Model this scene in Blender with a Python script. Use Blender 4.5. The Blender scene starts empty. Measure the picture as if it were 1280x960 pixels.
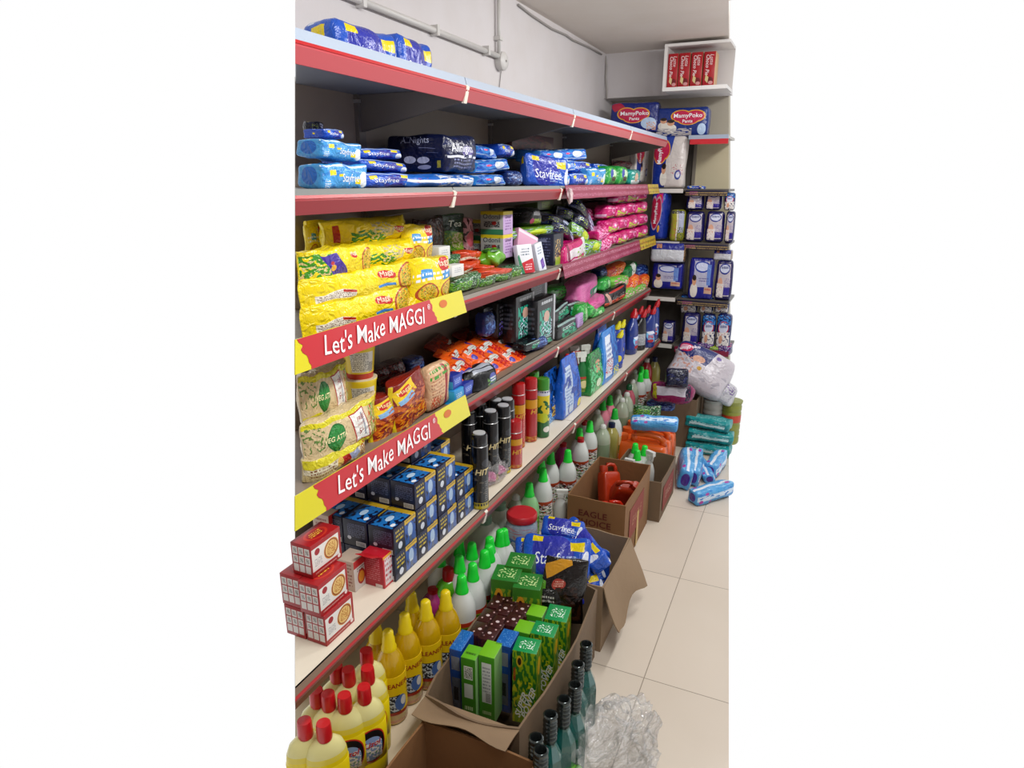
import bpy, bmesh, math, random
from mathutils import Vector, Matrix, Euler, noise
from mathutils.bvhtree import BVHTree
PI = math.pi
S = bpy.context.scene
C = S.collection
random.seed(7)

# ------------------------------------------------------------------ camera
FPX = 820.0; EYE = 1.5
th = math.atan(252/FPX); ph = math.atan(387/math.hypot(FPX, 252))
FW = Vector((-math.sin(ph)*math.cos(th), math.cos(ph)*math.cos(th), -math.sin(th)))
RT = Vector((math.cos(ph), math.sin(ph), 0)); UP = RT.cross(FW)
CAM = Vector((0, 0, EYE))
cd = bpy.data.cameras.new('camera'); cam = bpy.data.objects.new('camera', cd); C.objects.link(cam)
cd.sensor_width = 36; cd.lens = FPX/1280*36; cd.clip_start = 0.02
M = Matrix((RT, UP, -FW)).transposed().to_4x4(); M.translation = CAM
cam.matrix_world = M
S.camera = cam
# ------------------------------------------------------------------ light
W = bpy.data.worlds.new('world'); S.world = W; W.use_nodes = True
W.node_tree.nodes['Background'].inputs[0].default_value = (1, 1, 1, 1)
W.node_tree.nodes['Background'].inputs[1].default_value = 1.0
def area(name, loc, sx, sy, power, rot=(0, 0, 0), col=(1, 1, 1)):
    l = bpy.data.lights.new(name, 'AREA'); l.shape = 'RECTANGLE'; l.size = sx; l.size_y = sy; l.energy = power; l.color = col
    o = bpy.data.objects.new(name, l); C.objects.link(o); o.location = loc; o.rotation_euler = rot
    return o
area('ceiling_tube_light', (0.10, 0.9, 2.19), 0.12, 1.2, 24, (0, math.radians(28), 0))
area('ceiling_tube_light', (0.10, 2.9, 2.19), 0.12, 1.2, 22, (0, math.radians(28), 0))
S.view_settings.view_transform = 'Standard'; S.view_settings.look = 'None'
S.view_settings.exposure = 0.0; S.view_settings.gamma = 1; S.view_settings.use_curve_mapping = False

# ------------------------------------------------------------------ pixel -> place
def ray(x, y): return FW + RT*((x-640)/FPX) - UP*((y-480)/FPX)
def at_x(x, y, X): d = ray(x, y); return CAM + d*(X/d.x)
def at_y(x, y, Y): d = ray(x, y); return CAM + d*(Y/d.y)
def at_z(x, y, Z): d = ray(x, y); return CAM + d*((Z-EYE)/d.z)
def pix(p):
    v = Vector(p)-CAM; d = v.dot(FW); return 640+FPX*v.dot(RT)/d, 480-FPX*v.dot(UP)/d
nL = ray(369, 0).cross(ray(369, 960)); nR = ray(911, 0).cross(ray(911, 960))
def left_end(X, Z): return -(nL.x*X + nL.z*(Z-EYE))/nL.y      # how far the run is in view at its near end
def right_end(Y, Z): return -(nR.y*Y + nR.z*(Z-EYE))/nR.x

# ------------------------------------------------------------------ materials
def lin(h):
    h = h.lstrip('#'); r = [int(h[i:i+2], 16)/255 for i in (0, 2, 4)]
    return tuple((((c+.055)/1.055)**2.4 if c > .04045 else c/12.92)**1.17 for c in r)+(1,)
class NT:
    def __init__(s, m): s.t = m.node_tree; s.n = s.t.nodes
    def add(s, typ, **kw):
        n = s.n.new(typ)
        for k, v in kw.items(): setattr(n, k, v)
        return n
    def link(s, a, b): s.t.links.new(a, b)
    def math(s, op, a, b=None):
        n = s.add('ShaderNodeMath', operation=op)
        for i, v in enumerate((a, b)):
            if v is None: continue
            if isinstance(v, (int, float)): n.inputs[i].default_value = v
            else: s.link(v, n.inputs[i])
        return n.outputs[0]
def art(name, base, sh=(), rough=.35, bump=.0, bs=35, metal=0, trans=0, spec=.5, coat=0, alpha=1, grime=0):
    """printed surface: base colour plus printed shapes placed in the UV frame of the front / sides / top"""
    m = bpy.data.materials.new(name); m.use_nodes = True; N = NT(m)
    b = N.n['Principled BSDF']; b.inputs['Roughness'].default_value = rough; b.inputs['Metallic'].default_value = metal
    b.inputs['Transmission Weight'].default_value = trans; b.inputs['Specular IOR Level'].default_value = spec
    b.inputs['Coat Weight'].default_value = coat; b.inputs['Alpha'].default_value = alpha
    b.inputs['Coat Roughness'].default_value = .12
    b.inputs['Base Color'].default_value = lin(base)
    cur = None
    if sh:
        uv = N.add('ShaderNodeUVMap').outputs[0]
        for s in sh:
            k, u, v, hw, hh, col = s[:6]; ex = s[6:]
            mp = N.add('ShaderNodeMapping', vector_type='TEXTURE'); N.link(uv, mp.inputs[0])
            mp.inputs[1].default_value = (u, v, 0); mp.inputs[3].default_value = (hw, hh, 1)
            if k in 're' and ex: mp.inputs[2].default_value = (0, 0, math.radians(ex[0]))
            q = mp.outputs[0]
            if k == 'e':
                ln = N.add('ShaderNodeVectorMath', operation='LENGTH'); N.link(q, ln.inputs[0]); mask = N.math('LESS_THAN', ln.outputs['Value'], 1)
            else:
                ab = N.add('ShaderNodeVectorMath', operation='ABSOLUTE'); N.link(q, ab.inputs[0])
                sp = N.add('ShaderNodeSeparateXYZ'); N.link(ab.outputs[0], sp.inputs[0])
                mask = N.math('LESS_THAN', N.math('MAXIMUM', sp.outputs[0], sp.outputs[1]), 1)
                if k == 'n':      # blotchy picture
                    nz = N.add('ShaderNodeTexNoise'); N.link(q, nz.inputs['Vector']); nz.inputs['Scale'].default_value = ex[0]; nz.inputs['Detail'].default_value = 1
                    mask = N.math('MULTIPLY', mask, N.math('GREATER_THAN', nz.outputs[0], ex[1] if len(ex) > 1 else .5))
                if k in 'lb':     # l: rows of small print, b: bar code
                    s2 = N.add('ShaderNodeSeparateXYZ'); N.link(q, s2.inputs[0])
                    rows = ex[0]
                    a, c2 = (s2.outputs[0], s2.outputs[1]) if k == 'l' else (s2.outputs[1], s2.outputs[0])
                    rr = N.math('MULTIPLY', c2, rows/2)
                    ml = N.math('LESS_THAN', N.math('FRACT', N.math('ADD', rr, 50)), .5)
                    if k == 'l':
                        cb = N.add('ShaderNodeCombineXYZ'); N.link(N.math('MULTIPLY', a, ex[1] if len(ex) > 1 else 6), cb.inputs[0])
                        N.link(N.math('FLOOR', rr), cb.inputs[1])
                        nz = N.add('ShaderNodeTexNoise'); N.link(cb.outputs[0], nz.inputs['Vector']); nz.inputs['Scale'].default_value = 2.3; nz.inputs['Detail'].default_value = 0
                        ml = N.math('MULTIPLY', ml, N.math('GREATER_THAN', nz.outputs[0], .47))
                    mask = N.math('MULTIPLY', mask, ml)
            mx = N.add('ShaderNodeMix', data_type='RGBA'); N.link(mask, mx.inputs[0])
            if cur is None: mx.inputs[6].default_value = lin(base)
            else: N.link(cur, mx.inputs[6])
            mx.inputs[7].default_value = lin(col); cur = mx.outputs[2]
    if grime:
        tc = N.add('ShaderNodeTexCoord').outputs['Object']; nz = N.add('ShaderNodeTexNoise'); N.link(tc, nz.inputs['Vector'])
        nz.inputs['Scale'].default_value = 6; nz.inputs['Detail'].default_value = 5
        mx = N.add('ShaderNodeMix', data_type='RGBA', blend_type='MULTIPLY'); N.link(nz.outputs[0], mx.inputs[0])
        if cur is None: mx.inputs[6].default_value = lin(base)
        else: N.link(cur, mx.inputs[6])
        g = 1-grime; mx.inputs[7].default_value = (g, g*.97, g*.92, 1); cur = mx.outputs[2]
    if cur is not None: N.link(cur, b.inputs['Base Color'])
    if bump:
        tc = N.add('ShaderNodeTexCoord').outputs['Object']
        nz = N.add('ShaderNodeTexNoise'); N.link(tc, nz.inputs['Vector']); nz.inputs['Scale'].default_value = bs; nz.inputs['Detail'].default_value = 3; nz.inputs['Distortion'].default_value = .8
        bp = N.add('ShaderNodeBump'); bp.inputs['Strength'].default_value = bump; bp.inputs['Distance'].default_value = .012
        N.link(nz.outputs[0], bp.inputs['Height']); N.link(bp.outputs[0], b.inputs['Normal'])
    return m
_pm = {}
def plain(col, rough=.4, **k):
    key = (col, rough, tuple(sorted(k.items())))
    if key not in _pm: _pm[key] = art('paint_'+col.strip('#'), col, (), rough, **k)
    return _pm[key]

# ------------------------------------------------------------------ meshes
def mk(name, me, mat, parent=None):
    o = bpy.data.objects.new(name, me); C.objects.link(o)
    if mat is not None and not me.materials: me.materials.append(mat)
    if parent: o.parent = parent
    return o
def finish(bm, name, smooth=True, sharp=None):
    me = bpy.data.meshes.new(name); bm.normal_update(); bm.to_mesh(me); bm.free()
    if smooth:
        for p in me.polygons: p.use_smooth = True
        if sharp: me.set_sharp_from_angle(angle=math.radians(sharp))
    return me
def ticks(s, r, n):
    e = min(r/s, .49) if r > 0 else 0
    t = []
    if e: t = [-1, -1+e*.3, -1+e]
    else: t = [-1]
    n = max(n, 1)
    a, b = (-1+e, 1-e)
    for i in range(1, n): t.append(a+(b-a)*i/n)
    t += [1-e, 1-e*.3, 1] if e else [1]
    return t
def soft_bm(w, t, h, n=(8, 2, 6), r=.01, bulge=0, pinch=0, wr=0, seed=0, flare=0, zpinch=0, fn=None, wf=14):
    """a box with rounded edges, optionally bulged, pinched to flat ends like a pouch, and crumpled; base centre at the origin"""
    hs = (w/2, t/2, h/2); T = [ticks(hs[i], r, n[i]) for i in range(3)]
    bm = bmesh.new(); uvl = bm.loops.layers.uv.new('UVMap'); V = {}
    def vert(i, j, k):
        if (i, j, k) in V: return V[i, j, k]
        c = [T[0][i], T[1][j], T[2][k]]; p = Vector([c[q]*hs[q] for q in range(3)])
        inn = Vector([max(-(hs[q]-r), min(hs[q]-r, p[q])) for q in range(3)]); d = p-inn
        if r > 0 and d.length > 1e-9: p = inn+d.normalized()*r
        a, b, cc = c
        p.y *= 1+bulge*(1-a*a)*(1-cc*cc)
        p.y *= (1-pinch*abs(a)**6)*(1-zpinch*abs(cc)**6)
        p.z *= 1+flare*abs(a)**6
        if fn: p = fn(p, a, b, cc)
        if wr: p += noise.noise_vector(p*wf+Vector((seed*3.7, seed*1.3, seed*7.1)))*wr
        p.z += h/2
        V[i, j, k] = bm.verts.new(p); return V[i, j, k]
    nx, ny, nz = len(T[0])-1, len(T[1])-1, len(T[2])-1
    def face(q, f):
        try: F = bm.faces.new([vert(*x) for x in q])
        except ValueError: return
        for l, x in zip(F.loops, q):
            l[uvl].uv = f((T[0][x[0]]+1)/2, (T[1][x[1]]+1)/2, (T[2][x[2]]+1)/2)
    for i in range(nx):
        for k in range(nz):
            face([(i, 0, k), (i+1, 0, k), (i+1, 0, k+1), (i, 0, k+1)], lambda x, y, z: (x, z))
            face([(i, ny, k), (i, ny, k+1), (i+1, ny, k+1), (i+1, ny, k)], lambda x, y, z: (3-x, z))
    for j in range(ny):
        for k in range(nz):
            face([(nx, j, k), (nx, j+1, k), (nx, j+1, k+1), (nx, j, k+1)], lambda x, y, z: (1+y, z))
            face([(0, j, k), (0, j, k+1), (0, j+1, k+1), (0, j+1, k)], lambda x, y, z: (-y, z))
    for i in range(nx):
        for j in range(ny):
            face([(i, j, nz), (i+1, j, nz), (i+1, j+1, nz), (i, j+1, nz)], lambda x, y, z: (x, 1+y))
            face([(i, j, 0), (i, j+1, 0), (i+1, j+1, 0), (i+1, j, 0)], lambda x, y, z: (x, -y))
    return bm
def soft(name, *a, sharp=None, **k): return finish(soft_bm(*a, **k), name, True, sharp)
def boxes(bl, name='part'):
    """list of axis boxes (x0,x1,y0,y1,z0,z1) as one mesh"""
    bm = bmesh.new()
    for x0, x1, y0, y1, z0, z1 in bl:
        v = [bm.verts.new((x, y, z)) for x in (x0, x1) for y in (y0, y1) for z in (z0, z1)]
        for q in ((0, 1, 3, 2), (4, 6, 7, 5), (0, 4, 5, 1), (2, 3, 7, 6), (0, 2, 6, 4), (1, 5, 7, 3)): bm.faces.new([v[i] for i in q])
    bmesh.ops.recalc_face_normals(bm, faces=bm.faces)
    return finish(bm, name, False)
def prism(poly, z0, z1, name='part', axis='z'):
    """polygon extruded between two levels; axis 'z': (x,y) outline, 'y': (x,z) outline, 'x': (y,z) outline; z0/z1 may be per-vertex lists"""
    bm = bmesh.new()
    def P(p, i, l):
        q = l[i] if isinstance(l, (list, tuple)) else l
        return {'z': (p[0], p[1], q), 'y': (p[0], q, p[1]), 'x': (q, p[0], p[1])}[axis]
    a = [bm.verts.new(P(p, i, z0)) for i, p in enumerate(poly)]; b = [bm.verts.new(P(p, i, z1)) for i, p in enumerate(poly)]
    bm.faces.new(a); bm.faces.new(b)
    for i in range(len(poly)): bm.faces.new([a[i], a[(i+1) % len(poly)], b[(i+1) % len(poly)], b[i]])
    bmesh.ops.recalc_face_normals(bm, faces=bm.faces)
    return finish(bm, name, False)
def lathe_bm(prof, seg=20, sx=1, sy=1, off=None, sq=2.0):
    """turned shape; sx, sy flatten it, off(z) bends its axis, sq > 2 squares the section; the seam is at the back"""
    bm = bmesh.new(); uvl = bm.loops.layers.uv.new('UVMap'); zm = max(p[1] for p in prof); rings = []
    for r, z in prof:
        ring = []
        for i in range(seg):
            a = 2*PI*i/seg+PI/2; c, s = math.cos(a), math.sin(a)
            k = (abs(c)**sq+abs(s)**sq)**(-1/sq)
            x, y = r*k*c*sx, r*k*s*sy
            if off: ox, oy = off(z); x += ox; y += oy
            ring.append(bm.verts.new((x, y, z)))
        rings.append(ring)
    for j in range(len(prof)-1):
        for i in range(seg):
            i2 = (i+1) % seg
            F = bm.faces.new([rings[j][i], rings[j][i2], rings[j+1][i2], rings[j+1][i]])
            for l, (u, v) in zip(F.loops, ((i/seg, j), ((i+1)/seg, j), ((i+1)/seg, j+1), (i/seg, j+1))): l[uvl].uv = (u, prof[v][1]/zm)
    if prof[0][0] > .0005: bm.faces.new(list(reversed(rings[0])))
    if prof[-1][0] > .0005: bm.faces.new(rings[-1])
    return bm
def lathe(name, prof, seg=20, sx=1, sy=1, off=None, sq=2.0, sharp=40): return finish(lathe_bm(prof, seg, sx, sy, off, sq), name, True, sharp)
def sweep(name, pts, r, seg=8, smooth=True):
    """round bar along points"""
    bm = bmesh.new(); pts = [Vector(p) for p in pts]; rings = []
    rr = r if isinstance(r, (list, tuple)) else [r]*len(pts)
    for i, p in enumerate(pts):
        d = (pts[min(i+1, len(pts)-1)]-pts[max(i-1, 0)]).normalized()
        u = d.cross(Vector((0.13, .21, 1) if abs(d.z) < .9 else (1, .1, 0))).normalized(); v = d.cross(u)
        rings.append([bm.verts.new(p+(u*math.cos(2*PI*k/seg)+v*math.sin(2*PI*k/seg))*rr[i]) for k in range(seg)])
    for a, b in zip(rings, rings[1:]):
        for k in range(seg): bm.faces.new([a[k], a[(k+1) % seg], b[(k+1) % seg], b[k]])
    bm.faces.new(rings[0]); bm.faces.new(rings[-1]); bmesh.ops.recalc_face_normals(bm, faces=bm.faces)
    return finish(bm, name, smooth)
_tx = {}
def text_bm(s, size, shear=0, bold=0, cuts=0):
    cu = bpy.data.curves.new('t', 'FONT'); cu.body = s; cu.size = size; cu.align_x = 'CENTER'; cu.align_y = 'CENTER'; cu.shear = shear; cu.offset = bold*.45; cu.resolution_u = 2
    o = bpy.data.objects.new('t', cu); C.objects.link(o); bpy.context.view_layer.update()
    me = bpy.data.meshes.new_from_object(o.evaluated_get(bpy.context.evaluated_depsgraph_get())); bpy.data.objects.remove(o); bpy.data.curves.remove(cu)
    bm = bmesh.new(); bm.from_mesh(me); bpy.data.meshes.remove(me)
    if cuts and bm.verts:
        x0 = min(v.co.x for v in bm.verts); x1 = max(v.co.x for v in bm.verts)
        for i in range(1, cuts):
            bmesh.ops.bisect_plane(bm, geom=bm.verts[:]+bm.edges[:]+bm.faces[:], plane_co=(x0+(x1-x0)*i/cuts, 0, 0), plane_no=(1, 0, 0))
    return bm
AX = {'front': (Vector((1, 0, 0)), Vector((0, 0, 1)), Vector((0, -1, 0))), 'left': (Vector((0, -1, 0)), Vector((0, 0, 1)), Vector((-1, 0, 0))),
      'right': (Vector((0, 1, 0)), Vector((0, 0, 1)), Vector((1, 0, 0))), 'top': (Vector((1, 0, 0)), Vector((0, 1, 0)), Vector((0, 0, 1)))}
def letter(parent, s, size, at, col, face='front', rot=0, shear=0, bold=0, cuts=6, lift=.0008, bvh=None, name='lettering', lab=None):
    """lettering laid onto the surface of its parent; 'at' is the (s, t) position on that face in the parent's own metres"""
    bm = text_bm(s, size, shear, bold, cuts); ex, ey, n = AX[face]
    if bvh is None: src = bmesh.new(); src.from_mesh(parent.data); bvh = BVHTree.FromBMesh(src); src.free()
    ca, sa = math.cos(rot), math.sin(rot)
    for v in bm.verts:
        x, y = v.co.x, v.co.y; x, y = x*ca-y*sa+at[0], x*sa+y*ca+at[1]
        p = ex*x+ey*y; hit = bvh.ray_cast(p+n*1.0, -n)
        v.co = (hit[0] if hit[0] else p)+n*lift
    for v in bm.verts: pass
    o = mk(name, finish(bm, name, False), plain(col, .5), parent)
    return o

# ------------------------------------------------------------------ things
PROTO = {}
def reg(key, fn): PROTO[key] = [fn, None, False]
def tree_copy(o, parent=None):
    c = o.copy(); C.objects.link(c)
    if parent: c.parent = parent
    for ch in list(o.children): tree_copy(ch, c)
    return c
def spawn(key):
    P = PROTO[key]
    if P[1] is None: P[1] = P[0](); P[2] = True; return P[1]
    return tree_copy(P[1])
def dims(o):
    vs = [v.co for v in o.data.vertices]; D = Vector([max(v[i] for v in vs)-min(v[i] for v in vs) for i in range(3)])
    for c in o.children:
        if c.name.split('.')[0] in ('cap', 'trigger_head', 'handle', 'lid', 'screw_neck', 'cap_button'): D.z = max([D.z]+[(v.co.z+c.location.z) for v in c.data.vertices])
    return D
DIM = {}
def put(key, c, size=None, rz=90, tilt=0, roll=0, label=None, cat=None, group=None, base=False):
    """put a thing with its centre (or base centre) at c; size = (length, thickness, height)"""
    o = spawn(key)
    if key not in DIM: DIM[key] = dims(o)
    d = DIM[key]; o.scale = (1, 1, 1)
    if size: o.scale = tuple((size[i]/d[i]) if size[i] else 1 for i in range(3))
    sz = size[2] if size and size[2] else d[2]
    R = Matrix.Rotation(math.radians(rz), 3, 'Z') @ Matrix.Rotation(math.radians(tilt), 3, 'X') @ Matrix.Rotation(math.radians(roll), 3, 'Y')
    o.rotation_mode = 'XYZ'; o.rotation_euler = R.to_euler('XYZ')
    o.location = Vector(c) if base else Vector(c) - R @ Vector((0, 0, sz/2))
    for k, v in (('label', label), ('category', cat or CAT.get(key)), ('group', group)):
        if v: o[k] = v
        elif k in o.keys() and k != 'category': del o[k]
    return o
CAT = {}; jit = random.Random(11)
def it(key, x0, x1, yt, yb, X, d, label, group=None, board=None, cat=None, **k):
    """a thing whose aisle face spans columns x0..x1 and rows yt..yb at the plane X; board = the level it stands on"""
    xm = (x0+x1)/2; a = at_x(xm, yt, X); b = at_x(xm, yb if yb else yt+10, X)
    y0 = at_x(x0, (yt+(yb or yt))/2, X).y; y1 = at_x(x1, (yt+(yb or yt))/2, X).y
    zt = a.z; zb = board if board is not None else b.z
    sw = k.pop('w', None) or (y1-y0)
    if CAT.get(key) in ('pad pack', 'soap pack', 'pack', 'detergent pack', 'pouch') and 'rz' not in k and key != 'pad_navy': k['rz'] = 90+jit.uniform(-6, 6); k.setdefault('roll', jit.uniform(-3.5, 3.5) if board is None else 0)
    return put(key, (X-d/2, (y0+y1)/2, (zt+zb)/2), (sw, d, max(zt-zb, .01)), label=label, group=group, cat=cat, **k)
ORD = ['first', 'second', 'third', 'fourth', 'fifth', 'sixth', 'seventh', 'eighth', 'ninth', 'tenth', 'eleventh', 'twelfth', 'thirteenth', 'fourteenth', 'fifteenth', 'sixteenth', 'seventeenth', 'eighteenth', 'nineteenth', 'twentieth']
def tag(o, label, cat, group=None):
    o['label'] = label; o['category'] = cat
    if group: o['group'] = group
    return o
def struct(name, me, mat, parent=None):
    o = mk(name, me, mat, parent)
    if not parent: o['kind'] = 'structure'
    return o
def empty(name, loc): o = bpy.data.objects.new(name, None); C.objects.link(o); o.location = loc; return o
# ================================================================== the room
ZC = 2.253; XW = -1.30; YB = 4.28; YR = 4.46
def wall_mat(name, col, grime=.12): return art(name, col, (), .75, bump=.06, bs=25, grime=grime)
m_wall = wall_mat('painted_wall', '#dedbdd'); m_ceil = wall_mat('ceiling_paint', '#e8e1da', .1)
def tile_mat():
    m = bpy.data.materials.new('vitrified_floor_tile'); m.use_nodes = True; N = NT(m); b = N.n['Principled BSDF']
    tc = N.add('ShaderNodeTexCoord').outputs['Object']
    br = N.add('ShaderNodeTexBrick'); br.offset = 0; br.offset_frequency = 1; br.squash = 1
    mp = N.add('ShaderNodeMapping'); mp.inputs[1].default_value = (.323+.6, -1.733+.6*3, 0); N.link(tc, mp.inputs[0]); N.link(mp.outputs[0], br.inputs['Vector'])
    br.inputs['Scale'].default_value = 1; br.inputs['Brick Width'].default_value = .6; br.inputs['Row Height'].default_value = .6
    br.inputs['Mortar Size'].default_value = .0016; br.inputs['Mortar Smooth'].default_value = .2; br.inputs['Bias'].default_value = 0
    br.inputs['Color1'].default_value = lin('#dcd3c6'); br.inputs['Color2'].default_value = lin('#d8cfc2'); br.inputs['Mortar'].default_value = lin('#a1978a')
    nz = N.add('ShaderNodeTexNoise'); N.link(tc, nz.inputs['Vector']); nz.inputs['Scale'].default_value = 3; nz.inputs['Detail'].default_value = 4
    mx = N.add('ShaderNodeMix', data_type='RGBA', blend_type='MULTIPLY'); N.link(nz.outputs[0], mx.inputs[0]); N.link(br.outputs[0], mx.inputs[6]); mx.inputs[7].default_value = (.9, .88, .85, 1)
    N.link(mx.outputs[2], b.inputs['Base Color']); b.inputs['Roughness'].default_value = .28; b.inputs['Specular IOR Level'].default_value = .4
    return m
def poly_slab(name, pts, dz, mat):      # pts: (x, y, z) outline thickened by a vector
    bm = bmesh.new(); a = [bm.verts.new(p) for p in pts]; b = [bm.verts.new(Vector(p)+Vector(dz)) for p in pts]
    bm.faces.new(a); bm.faces.new(b)
    for i in range(len(a)): bm.faces.new([a[i], a[(i+1) % len(a)], b[(i+1) % len(a)], b[i]])
    bmesh.ops.recalc_face_normals(bm, faces=bm.faces); return struct(name, finish(bm, name, False), mat)
re = right_end
poly_slab('floor', [(XW, left_end(XW, 0), 0), (-.79, left_end(-.79, 0), 0), (-.6, .5, 0), (re(.5, 0), .5, 0), (re(YR, 0), YR, 0), (XW, YR, 0)], (0, 0, -.05), tile_mat())
poly_slab('ceiling', [(XW, left_end(XW, ZC), ZC), (XW, 1.25, ZC), (-1.6, .85, ZC), (-1.6, -1.6, ZC), (1.5, -1.6, ZC), (1.5, 3.4, ZC), (-.3, 3.2, ZC), (re(3.31, ZC), 3.31, ZC), (re(YR, ZC), YR, ZC), (XW, YR, ZC)], (0, 0, .06), m_ceil)
poly_slab('wall_left', [(XW, left_end(XW, 0), 0), (XW, YR, 0), (XW, YR, ZC), (XW, left_end(XW, ZC), ZC)], (-.08, .09, 0), m_wall)
poly_slab('wall_front_light_block', [(-1.6, -1.6, 0), (1.5, -1.6, 0), (1.5, -1.6, ZC), (-1.6, -1.6, ZC)], (0, -.08, 0), m_wall)  # unseen wall behind the camera, added only to block light from there
poly_slab('wall_right_light_block', [(1.5, -1.6, 0), (1.5, 3.85, 0), (1.5, 3.85, ZC), (1.5, -1.6, ZC)], (.08, 0, 0), m_wall)  # out-of-view opposite wall, put in only to cut ambient light from the right
poly_slab('wall_left_near_light_block', [(XW-.3, -1.6, 0), (XW-.3, .5, 0), (XW-.3, .5, ZC), (XW-.3, -1.6, ZC)], (-.08, 0, 0), m_wall)  # unseen stretch of wall, added to keep out light from the near left
poly_slab('floor_front_unseen', [(-1.1, -1.6, -.001), (1.5, -1.6, -.001), (1.5, .3, -.001), (-.6, .42, -.001)], (0, 0, -.05), tile_mat())  # unseen floor behind the camera, added with these walls to shape the light
xr0, xr1 = re(YR, 0), re(YR, ZC)
poly_slab('wall_back', [(XW, YR, 0), (xr0, YR, 0), (xr1, YR, ZC), (XW, YR, ZC)], (0, .08, 0), wall_mat('back_wall_paint', '#c2bcae'))
poly_slab('trim_1', [(XW, YB, 2.0), (re(YB, 2.0), YB, 2.0), (re(YB, ZC), YB, ZC), (XW, YB, ZC)], (0, YR-YB, 0), m_wall)

# surface conduit on the left wall
m_pvc = plain('#d5d3d0', .4); xp = XW+.016
o = mk('electrical_conduit', sweep('conduit', [(xp, left_end(xp, 2.0), 2.005), (xp, 2.72, 2.0)], .0105), m_pvc); tag(o, 'white plastic conduit running level along the left wall above the shelves', 'pipe')
for y in (1.78, 2.2, 2.6): mk('clip', boxes([(XW, xp+.014, y-.008, y+.008, 1.987, 2.02)]), m_pvc, o)
o = mk('electrical_conduit', sweep('conduit', [(xp, 2.715, 2.0), (xp, 2.715, ZC)], .0085), m_pvc); tag(o, 'thin upright conduit rising from the round junction box to the ceiling', 'pipe')
mk('clip', boxes([(XW, xp+.012, 2.70, 2.73, 2.06, 2.075)]), m_pvc, o)
bmj = lathe('junction_box', [(.034, 0), (.036, .004), (.036, .028), (.03, .034), (.012, .037)], 24)
o = mk('junction_box', bmj, m_pvc); o.rotation_euler = (0, PI/2, 0); o.location = (XW, 2.74, 1.985); tag(o, 'round white junction box where the two conduits meet', 'junction box')
mk('cover_screw', boxes([(-.004, .004, -.004, .004, .03, .039)]), plain('#8f8d8a'), o)
pts = [at_x(x, y, XW+.008) for x, y in ((648, 6), (666, 20), (690, 36), (708, 44), (716, 50), (738, 60), (752, 68))]
o = mk('wall_cable', sweep('cable', pts, .005), plain('#a8a4a0', .5)); tag(o, 'grey cable drooping along the joint of wall and ceiling', 'cable')
pts = [at_x(x, y, XW+.004) for x, y in ((631, 82), (629, 95), (626, 108))]
o = mk('wall_cable', sweep('cable', [(XW+.004, 2.76, 1.95), (XW+.004, 2.735, 1.86), (XW+.004, 2.73, 1.745)], .0016), plain('#8f8b88', .5)); tag(o, 'thin grey wire hanging down the wall below the junction box', 'cable')
pts = [at_y(x, y, YB-.006) for x, y in ((756.5, 70), (758, 84), (757, 96), (758.5, 112), (758, 124))]
o = mk('wall_cable', sweep('cable', pts, .005), plain('#b4b0ab', .5)); tag(o, 'grey cable running down the corner of the two walls', 'cable')

# ================================================================== shelving
J = [None, 1.57, 2.38, 3.19, 4.0]
XP = -1.165     # back panel face
LV = {'A': (1.727, -.837), 'B': (1.475, -.88), 'C': (1.181, -.88), 'E': (.872, -.88), 'F': (.562, -.80), 'G': (.103, -.80)}
TOP = {k: v[0]+.013 for k, v in LV.items()}
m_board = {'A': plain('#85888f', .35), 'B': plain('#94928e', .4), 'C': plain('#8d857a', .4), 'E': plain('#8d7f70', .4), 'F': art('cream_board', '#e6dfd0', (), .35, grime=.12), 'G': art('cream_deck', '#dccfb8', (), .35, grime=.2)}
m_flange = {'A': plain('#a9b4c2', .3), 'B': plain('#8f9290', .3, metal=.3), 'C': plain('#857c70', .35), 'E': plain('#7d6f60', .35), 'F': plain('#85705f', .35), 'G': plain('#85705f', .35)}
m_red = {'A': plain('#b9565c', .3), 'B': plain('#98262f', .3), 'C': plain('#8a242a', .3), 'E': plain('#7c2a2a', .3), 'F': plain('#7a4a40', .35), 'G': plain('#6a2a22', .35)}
m_line = plain('#b3161f', .3); m_back = art('shelf_back_panel', '#a79b8f', (), .5, grime=.1); m_brk = plain('#8b8580', .45, metal=.2); m_tick = plain('#e3dcd0', .5)
BAYN = ['nearest the camera, cut by the picture edge', 'second from the near end', 'third from the near end', 'at the far end by the corner']
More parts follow.
